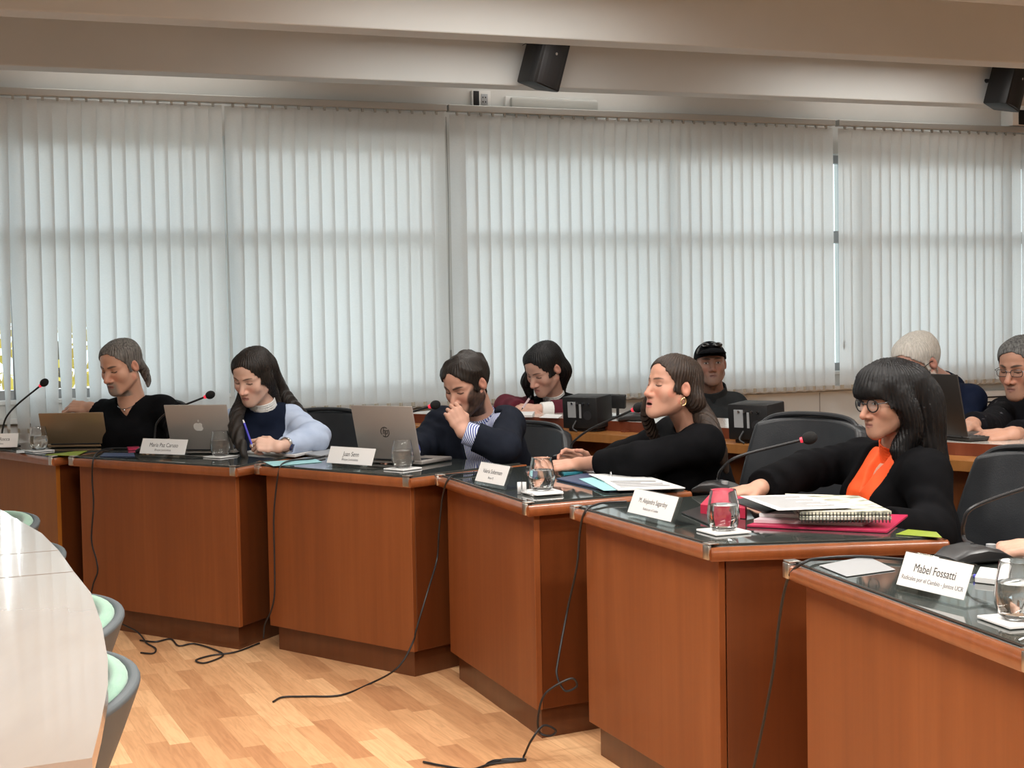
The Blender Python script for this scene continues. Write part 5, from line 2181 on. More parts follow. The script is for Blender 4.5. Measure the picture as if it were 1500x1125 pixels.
def chair_at(bx, by, ang, label, **kw):
    """chair whose backrest stands at (bx, by), facing the plan angle ang"""
    f = V(math.cos(R_(ang)), math.sin(R_(ang)))
    return office_chair((bx + f[0] * .29, by + f[1] * .29), f, label, **kw)


chair_at(-1.79, 7.12, 252, 'black leather chair behind the bearded man in the black sweater')
chair_at(-.905, 6.88, 250, 'black leather chair of the young woman in the navy vest', zback=.905)
chair_at(.055, 6.37, 236, 'black leather chair of the man in the dark suit', zback=.86)
chair_at(1.075, 5.22, 222, 'black leather chair behind the speaking woman, its back in full view', zback=.955, width=.54)
chair_at(1.66, 4.50, 214, 'black leather chair at the right edge behind the woman in the blazer', zback=.885, width=.56)
chair_for('p10', 'black leather chair at the nearest desk, outside the photo', shift=(.05, 0))
# ------------------------------------------------------------------ things on the desks
TT = TOPZ + .0012      # resting height on the glass sheets
M_PAPER = new_mat('white_paper', (.64, .64, .635), .6)
M_CARD = new_mat('white_card', (.72, .72, .71), .5)
M_INK = new_mat('black_ink', (.012, .012, .014), .6)
M_GREYINK = new_mat('grey_ink', (.10, .10, .11), .6)
M_ACRYL = thin_glass('clear_acrylic', (.96, .98, .97), .03)


def text_mesh(s, size, mat, M, parent, name='lettering', squeeze=1.0, bold=.0):
    cu = bpy.data.curves.new(name, 'FONT')
    cu.body = s
    cu.size = size
    cu.align_x = 'CENTER'
    cu.align_y = 'CENTER'
    cu.offset = bold
    cu.extrude = .0001
    t = bpy.data.objects.new(name, cu)
    COL.objects.link(t)
    me = bpy.data.meshes.new_from_object(t.evaluated_get(bpy.context.evaluated_depsgraph_get()))
    bpy.data.objects.remove(t)
    bpy.data.curves.remove(cu)
    me.transform(M @ Matrix.Diagonal((squeeze, 1, 1, 1)))
    return link_mesh(name, me, mat, parent, False, world=True)


def basis(o, x, y, z):
    return Matrix(((x[0], y[0], z[0], o[0]), (x[1], y[1], z[1], o[1]), (x[2], y[2], z[2], o[2]), (0, 0, 0, 1)))


def name_plate(pl, pr, line1, line2, label, h=.072):
    """clear stand with a white printed card; pl, pr = photo pixels of the ends of its foot"""
    A, B = at(*pl, TT), at(*pr, TT)
    x = nrm(B - A)
    x[2] = 0
    w = np.linalg.norm(B - A)
    nf = nrm(V(x[1], -x[0], 0))       # towards the reader in front
    root = empty('name_plate', tuple((A + B) / 2), label, 'name plate', 'name plates on the front desks')
    tl = R_(22)
    up = V(0, 0, 1) * math.cos(tl) - nf * math.sin(tl)
    zf = np.cross(x, up)
    o = (A + B) / 2 + V(0, 0, .0062)
    T = basis(o, x, up, zf)
    mb = MB()
    mb.box((0, h / 2 + .002, .001), (w, h + .010, .0022), .0005, 1, M=T)
    mb.box((0, h / 2 + .002, -.0062), (w, h + .010, .0022), .0005, 1, M=T)
    T2 = basis(o, x, -nf, V(0, 0, 1))
    mb.box((0, .040, -.0048), (w, .080, .0024), .0005, 1, M=T2)
    mb.build('acrylic_stand', M_ACRYL, root, False, world=True)
    mb = MB()
    mb.box((0, h / 2 + .006, .0030), (w * .955, h - .004, .0012), 0, M=T)
    mb.build('card', M_CARD, root, False, world=True)
    k = Matrix.Translation((0, h * .66, .0038))
    sz = min(.026, w * .96 / max(1, len(line1)) * 1.75)
    text_mesh(line1, sz, M_INK, T @ k, root, squeeze=.86, bold=.0)
    text_mesh(line2, sz * .52, M_GREYINK, T @ Matrix.Translation((0, h * .36, .0038)), root, squeeze=.9)
    return root


name_plate((-44, 661), (27, 659.5), 'Juan Pablo Rocca', 'Bloque Justicialista', 'name plate cut by the left edge, beside the water glass of the honey desk')
name_plate((203, 669), (272, 671.5), 'María Paz Caruso', 'Bloque Justicialista', 'name plate in front of the silver laptop')
name_plate((477, 683), (546, 688), 'Juan Senn', 'Bloque Justicialista', 'name plate in front of the grey laptop with the round emblem')
name_plate((695, 710), (739, 718.5), 'Valeria Soltermam', 'Bloque PJ', 'name plate beside the small white folded card')
name_plate((918, 757), (984, 773), 'M. Alejandra Sagardoy', 'Radical por el Cambio', 'name plate on the desk with the tall folder stack', h=.074)
name_plate((1311, 866), (1414, 891), 'Mabel Fossatti', 'Radicales por el Cambio - Juntos UCR', 'largest name plate, on the nearest desk', h=.074)

# ------------------------------------------------------------------ water glasses on white coasters
M_GLASS = bpy.data.materials.new('drinking_glass')
M_GLASS.use_nodes = True
_N, _L, _b = nodes(M_GLASS)
_b.inputs['Base Color'].default_value = (.98, .99, .99, 1)
_b.inputs['Roughness'].default_value = .0
_b.inputs['Transmission Weight'].default_value = 1.0
_b.inputs['IOR'].default_value = 1.48
M_WATER = M_GLASS.copy()
M_WATER.name = 'water'
M_WATER.node_tree.nodes['Principled BSDF'].inputs['IOR'].default_value = 1.33


def tumbler():
    root = empty('water_glass', (0, 0, 0), '', 'glass', 'stemless water glasses on the front desks')
    pr = [(.0, .0035), (.024, .0035), (.034, .010), (.0405, .028), (.0415, .045), (.0385, .070), (.0325, .100), (.0318, .1055), (.0330, .1060), (.0338, .1035),
          (.0398, .071), (.0430, .046), (.0422, .028), (.0362, .008), (.026, .0), (.0, .0)]
    mb = MB()
    mb.lathe(pr, 40)
    mb.build('tumbler', M_GLASS, root)
    mb = MB()
    mb.lathe([(0, .0038), (.0238, .0038), (.0336, .0105), (.0401, .0285), (.0411, .045), (.0386, .066), (.0, .066)], 40)
    mb.build('water', M_WATER, root)
    return root


gl0 = None
for key, (x, y), cz, lab in (('d1', (57, 659), .005, 'water glass on the honey desk at the far left'), ('d2', (323, 667.5), .005, 'water glass beside the silver laptop'),
                             ('d3', (590, 685), .006, 'water glass in front of the grey laptop with the round emblem'), ('d4', (794, 718), .012, 'water glass on a thick coaster, the speaking woman reaching behind it'),
                             ('d5', (1060, 776), .006, 'water glass with the red pencil case seen through it'), ('d6', (1492, 906), .006, 'largest water glass, cut by the right edge')):
    p = at(x, y, TT + cz)
    D = DESKS[key]
    rz = math.atan2(D['d'][1], D['d'][0])
    cs = empty('coaster', (p[0], p[1], TT), 'white coaster under the ' + lab.split(',')[0], 'coaster', 'white coasters', rz)
    mb = MB()
    mb.box((0, 0, cz / 2 - .0003), (.105, .105, cz - .0006), .001, 1)
    mb.build('card_base', M_CARD, cs, False)
    if cz > .01:
        mb = MB()
        mb.box((.012, -.006, cz * .5), (.115, .1, cz * .3), .001, 1, rz=.12)
        mb.build('loose_card', M_PAPER, cs, False)
    if gl0 is None:
        g = gl0 = tumbler()
    else:
        g = copy_tree(gl0)
    g.location = (p[0], p[1], TT + cz + .0006)
    g.rotation_euler = (0, 0, rz)
    g['label'] = lab

# ------------------------------------------------------------------ laptops
M_GOLDLID = new_mat('champagne_aluminium', (.32, .225, .135), .36, .65)
M_SILVER = new_mat('silver_aluminium', (.42, .39, .36), .40, .5)
M_GREYLID = new_mat('warm_grey_aluminium', (.37, .335, .31), .42, .45)
M_DARKLID = new_mat('dark_brown_lid', (.016, .013, .011), .45)
M_SCREEN = new_mat('dark_screen', (.01, .01, .012), .1)
M_KEYS = new_mat('dark_keys', (.02, .02, .022), .5)
M_MIRROR = new_mat('bright_emblem', (.82, .80, .76), .25, .3)
M_EMBLEM = new_mat('dull_emblem', (.10, .09, .085), .3, .8)


def laptop(pl, pr, z, h, lean, user, label, mat, emblem=None, dep=.215):
    """hinge line between two photo pixels at height z; lid height h leaning away from the user"""
    A, B = at(*pl, z), at(*pr, z)
    A[2] = B[2] = z
    x = nrm(B - A)
    w = np.linalg.norm(B - A)
    yb = V(-x[1], x[0], 0)
    if yb @ (V(*user, 0) - (A + B) / 2) < 0:
        yb = -yb
    c = (A + B) / 2
    root = empty('laptop', tuple(c), label, 'laptop', 'open laptops')
    T = basis(c, x, yb, V(0, 0, 1))
    mb = MB()
    mb.box((0, dep / 2 + .006, .0095), (w, dep, .014), .004, 2, M=T)
    base = mb.build('base', mat, root, True, world=True)
    mb = MB()
    for r in range(5):
        n = 13
        for k in range(n):
            mb.box((-w * .43 + w * .86 * (k + .5) / n, .035 + .018 * r, .0172), (w * .86 / n - .003, .015, .0012), 0, M=T)
    mb.build('keyboard', M_KEYS, base, False, world=True)
    up = V(0, 0, 1) * math.cos(lean) - yb * math.sin(lean)
    zf = np.cross(x, up)
    if zf @ yb > 0:
        zf = -zf          # outward, away from the user
    L_ = basis(c + V(0, 0, .018), x, up, zf)
    mb = MB()
    mb.box((0, h / 2, .0), (w, h, .0065), .003, 2, M=L_)
    lid = mb.build('lid', mat, root, True, world=True)
    mb = MB()
    mb.box((0, h / 2 + .004, -.0036), (w - .012, h - .022, .0006), 0, M=L_)
    mb.build('screen', M_SCREEN, lid, False, world=True)
    mb = MB()
    mb.cyl(L_ @ Vector((-w * .38, .002, -.002)), L_ @ Vector((w * .38, .002, -.002)), .006, seg=12)
    mb.build('hinge', M_KEYS, root, True, world=True)
    E_ = L_ @ Matrix.Translation((0, h * .52, .0036))
    if emblem == 'apple':
        out = []
        for a in np.linspace(0, 2 * PI, 60)[:-1]:
            r = .0215 * (1 + .06 * math.cos(2 * a)) - .0045 * math.exp(-((a - PI / 2) / .32) ** 2) - .0028 * math.exp(-((a - 3 * PI / 2) / .26) ** 2)
            p = V(r * math.cos(a), r * math.sin(a) * 1.02)
            bx = p - V(.0285, .0035)
            if np.linalg.norm(bx) < .0115:
                p = V(.0285, .0035) + nrm(bx) * .0115
            out.append(tuple(p))
        mb = MB()
        mb.prism(out, 0, .0006, M=E_)
        lf = [(.0006 + .0052 * t + .0032 * s * math.sin(PI * t), .0225 + .0115 * t - .0032 * s * math.sin(PI * t)) for s, ts in ((1, np.linspace(0, 1, 9)), (-1, np.linspace(1, 0, 9)[1:-1])) for t in ts]
        mb.prism(lf, 0, .0006, M=E_)
        mb.build('emblem', M_MIRROR, lid, False, world=True)
    elif emblem == 'round':
        mb = MB()
        k = .0215
        for a0, a1 in ((.35 * PI - .2, 1.25 * PI - .25), (1.35 * PI - .2, 2.25 * PI - .25)):
            P = [(k * math.cos(a), k * math.sin(a)) for a in np.linspace(a0, a1, 22)] + [(k * .86 * math.cos(a), k * .86 * math.sin(a)) for a in np.linspace(a1, a0, 22)]
            mb.prism(P, 0, .0006, M=E_)
        sl = .30

        def bar(x0, y0, x1, y1, t=.0026):
            mb.prism([(x0 - t / 2, y0), (x0 + t / 2, y0), (x1 + t / 2, y1), (x1 - t / 2, y1)], 0, .0006, M=E_)
        bar(-.0105, -.008, -.0105 + sl * .028, .020)
        bar(-.0030, -.008, -.0030 + sl * .016, .008)
        mb.prism([(-.0075, .0055), (.0020, .0055), (.0026, .008), (-.0067, .008)], 0, .0006, M=E_)
        bar(.0010 - .003, -.020, .0010 + sl * .028 - .003, .008)
        bar(.0098, -.008, .0098 + sl * .016, .008)
        mb.prism([(.0050, .0055), (.0145, .0055), (.0150, .008), (.0058, .008)], 0, .0006, M=E_)
        mb.prism([(.0012, -.008), (.0108, -.008), (.0115, -.0055), (.0020, -.0055)], 0, .0006, M=E_)
        mb.build('emblem', M_EMBLEM, lid, False, world=True)
    return root


laptop((64, 656.5), (158, 655), TT, .160, R_(20), people['man1'].P[:2] + V(0, .3), 'gold coloured laptop on the honey desk, its plain lid to the camera', M_GOLDLID)
laptop((252, 665), (343, 665), TT, .215, R_(19), people['woman2'].P[:2] + V(0, .3), 'silver laptop with a bitten apple emblem', M_SILVER, 'apple')
laptop((528, 678), (617, 682), TT, .225, R_(14), people['man3'].P[:2] + V(0, .3), 'grey laptop with a round emblem, in front of the man in the suit', M_GREYLID, 'round')

# ------------------------------------------------------------------ gooseneck microphones
M_FOAM = new_mat('black_foam', (.006, .006, .006), .95)
ramp_noise(M_FOAM, (.005, .005, .005), (.010, .010, .010), (300, 300, 300), 2, bump=.6, bump_scale=(600, 600, 600))
M_NECK = new_mat('dark_gooseneck', (.022, .022, .023), .42, .3)
M_REDRING = new_mat('red_light_ring', (.75, .03, .06), .4)
_N, _L, _b = nodes(M_REDRING)
_b.inputs['Emission Color'].default_value = (1, .05, .08, 1)
_b.inputs['Emission Strength'].default_value = .5


def gooseneck(stem, label, base_z=TT, lit=True, face=None, k=1.0):
    """stem = world points from the base upwards to the head"""
    b = V(*stem[0])
    root = empty('gooseneck_microphone', (b[0], b[1], base_z), label, 'microphone', 'gooseneck microphones')
    f = nrm(V(stem[-1][0] - b[0], stem[-1][1] - b[1], 0)) if face is None else nrm(V(face[0], face[1], 0))
    s = V(f[1], -f[0], 0)
    T = basis(V(b[0], b[1], base_z), s, f, V(0, 0, 1))
    mb = MB()
    secs = []
    for y, hw, hz in ((-.075, .044, .016), (-.045, .055, .034), (.0, .058, .040), (.045, .055, .030), (.080, .040, .012)):
        n = 18
        ring = []
        for i in range(n):
            a = 2 * PI * i / n
            cx, cz_ = math.cos(a), math.sin(a)
            ring.append(mb.bm.verts.new(T @ Vector((hw * math.copysign(abs(cx) ** .6, cx), y, max(0, hz * .5 + hz * .5 * math.copysign(abs(cz_) ** .6, cz_))))))
        secs.append(ring)
    for p, q in zip(secs[:-1], secs[1:]):
        for i in range(len(p)):
            mb.bm.faces.new((p[i], p[(i + 1) % len(p)], q[(i + 1) % len(p)], q[i]))
    mb.bm.faces.new(secs[0])
    mb.bm.faces.new(list(reversed(secs[-1])))
    base = mb.build('base', M_BLKPLASTIC, root, True, world=True)
    mb = MB()
    mb.cyl(T @ Vector((.025, .03, .030)), T @ Vector((.025, .03, .0405)), .011, seg=16)
    mb.build('talk_button', M_FRAME, base, True, world=True)
    st = catmull([V(b[0], b[1], base_z + .032)] + [V(*p) for p in stem[1:]], 8)
    mb = MB()
    mb.tube(st, .0044 * k, 8)
    mb.build('neck', M_NECK, root, True, world=True)
    mb = MB()
    mb.cyl(st[0], st[min(4, len(st) - 1)], .0095, .0065, 14)
    mb.build('collar', M_NECK, root, True, world=True)
    d = (st[-1] - st[-3]).normalized()
    e = st[-1]
    mb = MB()
    mb.cyl(e, e + d * .010, .0075 * k, .0085 * k, 14)
    mb.build('light_ring', M_REDRING, root, True, world=True)
    mb = MB()
    q = d.to_track_quat('Z', 'Y').to_matrix().to_4x4()
    mb.ball(e + d * .030, (.0185 * k, .0185 * k, .0225 * k), R=q)
    mb.build('windscreen', M_FOAM, root, True, world=True)
    return root


def stem_px(base, pts, Y0, Y1):
    """stem through photo pixels, distance running from Y0 at the base to Y1 at the head"""
    n = len(pts)
    return [base] + [tuple(aty(x, y, Y0 + (Y1 - Y0) * (i / max(1, n - 1)))) for i, (x, y) in enumerate(pts)]


gooseneck(stem_px(tuple(aty(2, 655, 6.80)), [(4, 628), (10, 610), (26, 592), (58, 566)], 6.80, 6.74), 'gooseneck microphone at the left edge against the blind')
gooseneck(stem_px(tuple(aty(227, 655, 6.42)), [(227, 634), (231, 618), (250, 602), (299, 582)], 6.42, 6.38), 'gooseneck microphone behind the silver laptop')
gooseneck(stem_px(tuple(at(548, 668, TT)), [(548, 640), (556, 622), (590, 608), (628, 596)], 5.95, 5.85), 'gooseneck microphone behind the grey laptop, its head before the rear bench')
gooseneck(stem_px(tuple(at(835, 678, TT)), [(836, 658), (841, 646), (868, 627), (926, 601)], 5.58, 5.22), 'gooseneck microphone held by the speaking woman, head at her lips')
gooseneck(stem_px(tuple(at(1052, 721.5, TT)), [(1052, 700), (1058, 686), (1084, 668), (1172, 645)], 4.58, 4.46), 'gooseneck microphone with red ring reaching across the leather chair', k=1.1)
gooseneck(stem_px(tuple(at(1425, 822, TT)), [(1412, 788), (1412, 765), (1428, 742), (1505, 714), (1540, 704)], 3.36, 3.30), 'gooseneck microphone on the nearest desk, its head outside the right edge', k=1.1)

# ------------------------------------------------------------------ cables
M_CABLE = new_mat('black_cable', (.012, .012, .013), .5)


def cable(pts, label, r=.0035):
    mb = MB()
    mb.tube(catmull(pts, 8), r, 7)
    o = mb.build('cable', M_CABLE, None, True)
    tag(o, label, 'cable', 'black microphone cables')
    return o


def fl(x, y):
    return tuple(at(x, y, .005))


def tp(x, y):
    return tuple(at(x, y, TT + .006))


cable([tp(222, 653), tp(190, 656), tp(160, 657), tp(146, 661)] + [tuple(on_front('d2', x, y, .034)) for x, y in ((137, 672), (135, 700), (137, 740), (134, 790), (141, 820), (143, 838), (136, 858), (134, 885), (160, 905))] +
      [tuple(on_front('d2', 200, 925, .045)), fl(215, 942), fl(228, 950), fl(224, 957), fl(206, 956)], 'black cable down the left side of the desk with the silver laptop')
cable([fl(205, 938), fl(228, 940), fl(250, 936), fl(262, 946), fl(285, 943), fl(318, 953), fl(326, 961), fl(300, 971), fl(287, 967), fl(310, 960), fl(345, 955), fl(380, 942)], 'black cable looped on the floor before the desk with the silver laptop')
cable([tp(476, 668), tp(455, 672), tp(430, 674), tp(416, 678)] + [tuple(on_front('d3', x, y, .034)) for x, y in ((409, 688), (404, 720), (401, 760), (402, 820), (402, 870), (397, 895), (388, 915), (386, 935))], 'black cable down the left side of the suited man\'s desk')
cable([tp(748, 686), tp(720, 690), tp(690, 693), tp(668, 695)] + [tuple(on_front('d4', x, y, .036)) for x, y in ((656, 703), (648, 730), (643, 780), (640, 820))] +
      [tuple(aty(x, y, Y)) for x, y, Y in ((626, 868, 5.16), (610, 922, 5.12), (606, 938, 5.13), (592, 966, 5.10), (575, 984, 5.08))] + [fl(545, 1000), fl(500, 1018), fl(450, 1020), fl(415, 1021), fl(400, 1028)], 'black cable trailing out over the floor in a long tail')
cable([tp(918, 735), tp(890, 736), tp(874, 739)] + [tuple(on_front('d5', x, y, .036)) for x, y in ((858, 748), (850, 775), (845, 830), (832, 890))] +
      [tuple(aty(x, y, Y)) for x, y, Y in ((818, 965, 4.30), (816, 990, 4.28), (828, 1012, 4.27), (845, 1005, 4.26), (836, 994, 4.25), (800, 1015, 4.25), (789, 1045, 4.26), (790, 1072, 4.27), (806, 1078, 4.26), (814, 1070, 4.25), (796, 1063, 4.24), (778, 1085, 4.22))] + [fl(768, 1106), fl(762, 1113), fl(725, 1114), fl(712, 1121), fl(740, 1112), fl(770, 1113), fl(720, 1119), fl(690, 1127), fl(650, 1122), fl(620, 1116)],
      'black cable falling between two desks to a bundle on the floor')
cable([tp(1390, 822), tp(1330, 820), tp(1260, 815), tp(1200, 818), tp(1178, 824)] + [tuple(on_front('d6', x, y, .036)) for x, y in ((1158, 840), (1148, 870), (1140, 920), (1133, 980), (1120, 1050), (1106, 1115), (1098, 1150))], 'black cable over the corner of the nearest desk')

# ------------------------------------------------------------------ papers, folders and small things
M_TEAL = new_mat('teal_plastic', (.03, .20, .26), .35)
M_PALETEAL = new_mat('pale_teal_card', (.28, .55, .58), .5)
M_NAVYCARD = new_mat('navy_card', (.03, .05, .11), .5)
M_MAGENTA = new_mat('magenta_folder_card', (.42, .018, .07), .4)
M_RED = new_mat('red_case_cloth', (.40, .012, .045), .6)
M_LIME = new_mat('lime_flyer_print', (.23, .30, .03), .4)
M_CREAM = new_mat('cream_notebook_cover', (.52, .50, .40), .5)
ramp_noise(M_CREAM, (.12, .13, .09), (.62, .60, .50), (18, 60, 40), 3, lo=.40, hi=.52)
M_PINKPAPER = new_mat('pale_pink_paper', (.62, .47, .50), .6)
M_BLUEPEN = new_mat('blue_plastic', (.035, .03, .42), .3)


def sheet(name, px4, z, t, mat, label=None, cat=None, group=None, parent=None, lines=None):
    """flat four-cornered item lying at height z, corners given as photo pixels"""
    P = [at(x, y, z)[:2] for x, y in px4]
    c = sum(P) / 4
    mb = MB()
    mb.prism([tuple(p - c) for p in P], 0, t, min(.0008, t * .3), 1)
    o = mb.build(name, mat, None, False)
    o.location = (c[0], c[1], z)
    if parent is not None:
        o.parent = parent
        o.matrix_parent_inverse = mw(parent).inverted()
    if label:
        tag(o, label, cat, group)
    if lines:
        a, b_, c_, d_ = [p - c for p in P]
        mb = MB()
        n = lines
        for k in range(n):
            f = .10 + .80 * k / n
            l0, l1 = a + (d_ - a) * f, b_ + (c_ - b_) * f
            e = .90 - (.35 if k % 5 == 4 else .03 * (k % 3))
            p, q = l0 + (l1 - l0) * .10, l0 + (l1 - l0) * e
            hgt = (d_ - a) * (.30 / n)
            mb.prism([tuple(p), tuple(q), tuple(q + hgt), tuple(p + hgt)], t + .0001, t + .0003)
        mb.build('printed_lines', M_GREYINK, o, False)
    return o


# desk with the silver laptop
sheet('open_notebook', [(362, 664), (425, 654), (476, 659), (432, 670)], TT, .010, M_PAPER, 'open white notebook under the young woman\'s forearm', 'notebook')
sheet('tablet', [(444, 666), (482, 660), (500, 663), (470, 670)], TT, .007, M_FRAME, 'flat grey folder beside the open notebook', 'folder')
sheet('mobile_phone', [(186, 657), (203, 656), (206, 659), (188, 660)], TT, .008, M_MAGENTA, 'pinkish phone left of the name plate in front of the silver laptop', 'phone')
sheet('dark_document', [(152, 664), (196, 664), (198, 669), (146, 669)], TT, .002, M_NAVYCARD, 'dark sheet on the desk with the silver laptop, left of the name plate', 'sheet')
# honey desk
sheet('folder', [(66, 667), (110, 662), (128, 661), (112, 668)], TT, .003, M_LIME, 'olive folder on the honey desk corner', 'folder')
sheet('paper_slip', [(24, 660), (36, 659), (36, 663), (24, 664)], TT, .001, M_PAPER, 'small paper slip beside the left name plate', 'paper')
# suited man's desk
sheet('papers', [(386, 677), (460, 672), (472, 677), (400, 683)], TT, .0015, M_PALETEAL, 'pale teal sheet at the left corner of the suited man\'s desk', 'sheet')
# desk of the speaking woman
bn = sheet('ring_binder', [(815, 703), (876, 692), (968, 716), (893, 721)], TT, .006, M_NAVYCARD, 'open ring binder with white pages before the speaking woman', 'binder')
for i, (q, z, mt) in enumerate((([(848, 702), (884, 698), (912, 718), (884, 719)], .0062, M_PALETEAL), ([(868, 696), (940, 696), (1004, 716), (905, 719)], .0080, M_PAPER), ([(862, 695), (925, 694), (962, 704), (885, 705)], .0125, M_PAPER))):
    sheet('page', q, TT + z, .0018 if i != 1 else .004, mt, parent=bn, lines=(14 if i == 1 else None))
for x in (895, 922):
    mb = MB()
    c = at(x, 698, TT + .012)
    mb.tube([(c[0] + .000, c[1] + .022 * math.cos(a), c[2] + .018 * math.sin(a)) for a in np.linspace(-.3, PI + .3, 14)], .0016, 6)
    mb.build('binder_ring', M_CHROME, bn, True, world=True)
sheet('pencil_pouch', [(818, 691), (846, 688), (854, 694), (826, 697)], TT, .009, M_TEAL, 'small teal pouch at the end of the ring binder', 'pouch')
sheet('tablet', [(842, 686), (862, 684), (886, 694), (866, 697)], TT, .007, M_FRAME, 'grey tablet beneath the speaking woman\'s forearm', 'tablet')
mb = MB()
c = at(761, 724, TT)
for dx, rr in ((0, .35), (.016, -.25)):
    mb.box((c[0] + dx, c[1], TT + .020), (.014, .0012, .040), 0, rz=rr)
tag(mb.build('folded_card', M_PAPER), 'small white folded card standing beside a water glass', 'card')
# folder stack
st = sheet('folder_stack_base', [(1094, 772), (1150, 752), (1330, 757), (1300, 781)], TT, .006, M_MAGENTA, 'magenta folder at the bottom of the tall stack', 'folder')
st.name = 'document_folder'
zz = TT + .0066
for i, (q, t, mt, lab) in enumerate((
        ([(1104, 766), (1150, 748), (1300, 752), (1264, 771)], .010, M_PINKPAPER, 'pale pink paper pile in the tall stack'),
        ([(1112, 757), (1150, 742), (1270, 746), (1236, 762)], .010, M_PAPER, 'white paper pile in the middle of the tall stack'))):
    sheet('paper_pile', q, zz, t, mt, lab, 'paper pile')
    zz += t + .0005
z_n = TT + .0066 + .0105
nb = None
for i, (q, t) in enumerate((([(1170, 775), (1160, 742), (1262, 742), (1306, 774)], .016),)):
    pass
zz = TT + .0066 + .0210
for i, lab in enumerate(('lower spiral bound notebook of the tall stack', 'upper spiral bound notebook with a patterned cover')):
    q = [(1172, 762 - 8 * i), (1150, 735 - 7 * i), (1258, 738 - 7 * i), (1306, 762 - 8 * i)]
    nb = sheet('spiral_notebook', q, zz, .010, M_CREAM, lab, 'notebook', 'spiral notebooks in the stack')
    a, b_ = at(*q[0], zz + .005), at(*q[3], zz + .005)
    mb = MB()
    for k in range(26):
        c = a + (b_ - a) * ((k + .5) / 26)
        dd = nrm(b_ - a)
        nn = V(dd[1], -dd[0], 0)
        mb.tube([c + nn * .0055 * math.cos(w_) + V(0, 0, .0065 * math.sin(w_)) for w_ in np.linspace(0, 2 * PI, 11)[:-1]], .0011, 5, closed=True)
    mb.build('spiral_binding', M_BLKPLASTIC, nb, True, world=True)
    zz += .0125
sh = sheet('printed_sheet', [(1084, 727), (1172, 725), (1252, 744), (1140, 748)], zz + .002, .0012, M_PAPER, 'white printed sheet on top of the tall stack', 'paper', lines=18)
sheet('black_folder', [(1070, 735), (1112, 727), (1160, 742), (1120, 752)], TT + .030, .004, M_BLKPLASTIC, 'black folder edge sticking out under the printed sheet', 'folder')
sheet('pencil_case', [(1026, 754), (1040, 738), (1094, 742), (1092, 760)], TT, .030, M_RED, 'red pencil case behind the water glass, under the woman\'s hand', 'pencil case')
sheet('document_tray', [(998, 752), (1030, 742), (1060, 762), (1040, 770)], TT, .004, M_BLKPLASTIC, 'flat black case beside the red pencil case', 'case')
sheet('flyer', [(1312, 783), (1330, 776), (1372, 780), (1380, 788)], TT, .0015, M_LIME, 'lime green flyer on the desk corner right of the tall stack', 'flyer')
# nearest desk
sheet('reflection_sheet', [(1200, 829), (1270, 815), (1312, 835), (1240, 845)], TT, .0015, M_FRAME, 'grey sheet standing for a reflection left of the largest name plate', 'sheet')  # a flat grey sheet takes the place of a transparent reflection
sheet('folded_papers', [(1428, 853), (1436, 838), (1478, 843), (1470, 858)], TT, .012, M_PAPER, 'folded white papers behind the largest name plate', 'papers')


def pen(a, b, mat, label, r=.0045, tip=M_METAL):
    a, b = V(*a), V(*b)
    root = empty('pen', tuple(a), label, 'pen', 'pens')
    d = nrm(b - a)
    mb = MB()
    mb.cyl(a + d * .012, b - d * .014, r, seg=12)
    mb.build('barrel', mat, root, True, world=True)
    mb = MB()
    mb.cyl(a, a + d * .012, .001, r * .9, seg=10)
    mb.cyl(b - d * .014, b, r * .9, r * .6, seg=10)
    mb.build('tip', tip, root, True, world=True)
    return root


pen(at(1340, 812, TT + .008), at(1376, 819, TT + .008), M_METAL, 'silver pen behind the largest name plate', .006)
pen(at(1420, 843, TT + .006), at(1440, 846, TT + .006), M_BLUEPEN, 'blue pen beside the folded papers', .005)
w2 = people['woman2'].X[1]
pen(tuple(aty(370, 655, 5.98)), tuple(aty(356, 615, 6.00)), M_BLUEPEN, 'blue pen in the young woman\'s hand', .0045, M_PAPER)
w4 = people['woman4'].X[1]
pen(tuple(aty(764, 600, 6.42 * SR2)), tuple(aty(778, 580, 6.40 * SR2)), M_PINKPAPER, 'pale pen in the hand of the woman in maroon', .005, M_INK)

# ------------------------------------------------------------------ things on the rear bench
BT = BZ + .0006
sheet('notebook', [(742, 611), (752, 604), (784, 605), (780, 611.5)], BT, .012, M_PAPER, 'white notebook under the writing woman\'s hand', 'notebook')
sheet('papers', [(790, 612), (800, 607), (824, 608), (818, 613)], BT, .002, M_PAPER, 'white papers beside the writing woman', 'papers')


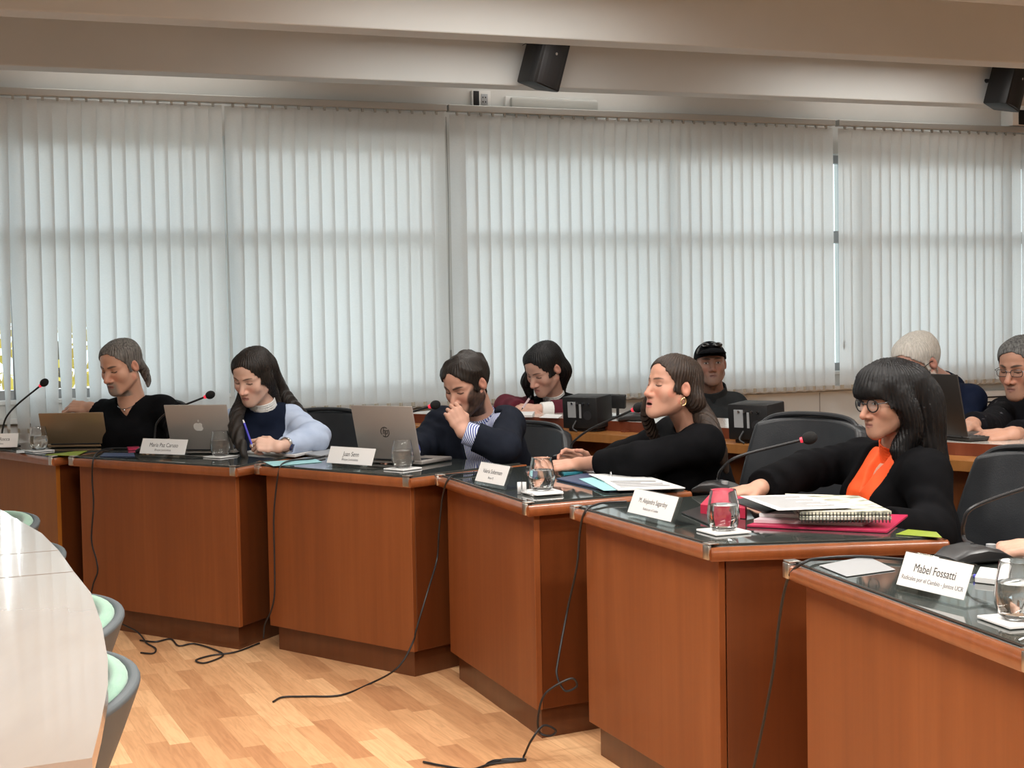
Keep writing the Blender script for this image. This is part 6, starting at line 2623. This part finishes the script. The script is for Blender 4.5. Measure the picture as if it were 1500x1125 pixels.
def monitor_speaker(x, y, Y, face, label, w=.175, h=.140, d=.145, tilt=.06):
    c = aty(x, y, Y)
    c[2] = LZ + .014
    f = nrm(V(face[0], face[1], 0))         # direction of the rear panel
    s = V(-f[1], f[0], 0)
    root = empty('monitor_speaker', (c[0], c[1], LZ), label, 'speaker', 'small black speakers on the bench ledge')
    T = basis(c, s, -f, V(0, 0, 1)) @ Matrix.Rotation(tilt, 4, 'X')
    mb = MB()
    mb.box((0, d / 2, h / 2), (w, d, h), .006, 2, M=T)
    mb.build('cabinet', M_BLACKSHELL, root, True, world=True)
    mb = MB()
    mb.cyl(T @ Vector((w * .22, .002, h * .42)), T @ Vector((w * .22, -.0015, h * .42)), .020, seg=24)
    mb.build('bass_port', M_INK, root, True, world=True)
    mb = MB()
    mb.box((-w * .22, -.0012, h * .60), (.040, .002, h * .50), 0, M=T)
    mb.box((w * .02, -.0012, h * .56), (.010, .002, h * .44), 0, M=T)
    mb.build('rating_label', M_FRAME, root, False, world=True)
    mb = MB()
    for kx in (-.2, -.05, .12, .28):
        mb.cyl(T @ Vector((w * kx, .002, h * .80)), T @ Vector((w * kx, -.008, h * .80)), .005, seg=12)
    mb.build('socket', M_CHROME, root, True, world=True)
    mb = MB()
    mb.tube(catmull([T @ Vector((-w * .1, -.004, h * .25)), T @ Vector((-w * .12, -.03, h * .05)), (c[0] + f[0] * .03, c[1] + f[1] * .03, LZ + .004)], 6), .004, 8)
    mb.build('power_lead', M_CABLE, root, True, world=True)
    mb = MB()
    ca = math.atan2(s[1], s[0])
    mb.box((c[0] - f[0] * .062, c[1] - f[1] * .062, LZ + .0072), (w * .8, .085, .0130), .003, rz=ca)
    mb.build('stand', M_BLKPLASTIC, root, True, world=True)
    return root


monitor_speaker(850, 620, LEDGE_Y(850) + .012, (-.62, -1), 'small black speaker with labels and port on the bench ledge before the writing woman')
monitor_speaker(1096, 640, LEDGE_Y(1096) + .016, (-.80, -1), 'small black speaker on the bench ledge behind the speaking woman')
laptop((1346, 641), (1418, 648), BZ, .225, R_(12), people['man8'].P[:2] + V(.2, .3), 'dark laptop on the rear bench before the white haired man', M_DARKLID)
c = at(905, 612, BT)
root = empty('desk_camera', tuple(c), 'small black screen on a stand on the rear bench', 'screen')
mb = MB()
mb.box((c[0], c[1], BT + .004), (.07, .06, .008), .002)
mb.cyl((c[0], c[1], BT + .008), (c[0], c[1], BT + .045), .007, seg=12)
mb.build('stand', M_BLKPLASTIC, root, True, world=True)
mb = MB()
mb.box((c[0], c[1], BT + .075), (.075, .03, .062), .004, R=Matrix.Rotation(.15, 4, 'X') @ Matrix.Rotation(-.3, 4, 'Z'))
mb.build('screen_body', M_BLACKSHELL, root, True, world=True)
root.name = 'desk_screen'
gooseneck(stem_px(tuple(at(930, 616, BT)), [(930, 610), (931, 606), (934, 602)], at(930, 616, BT)[1], at(930, 616, BT)[1]), 'short stubby microphone on the rear bench behind the speaking woman\'s face', base_z=BT, k=.9)
gooseneck(stem_px(tuple(at(1320, 640, BT)), [(1322, 615), (1328, 590), (1338, 570), (1350, 556)], at(1320, 640, BT)[1], at(1320, 640, BT)[1] + .1), 'gooseneck microphone on the rear bench before the white haired man', base_z=BT)
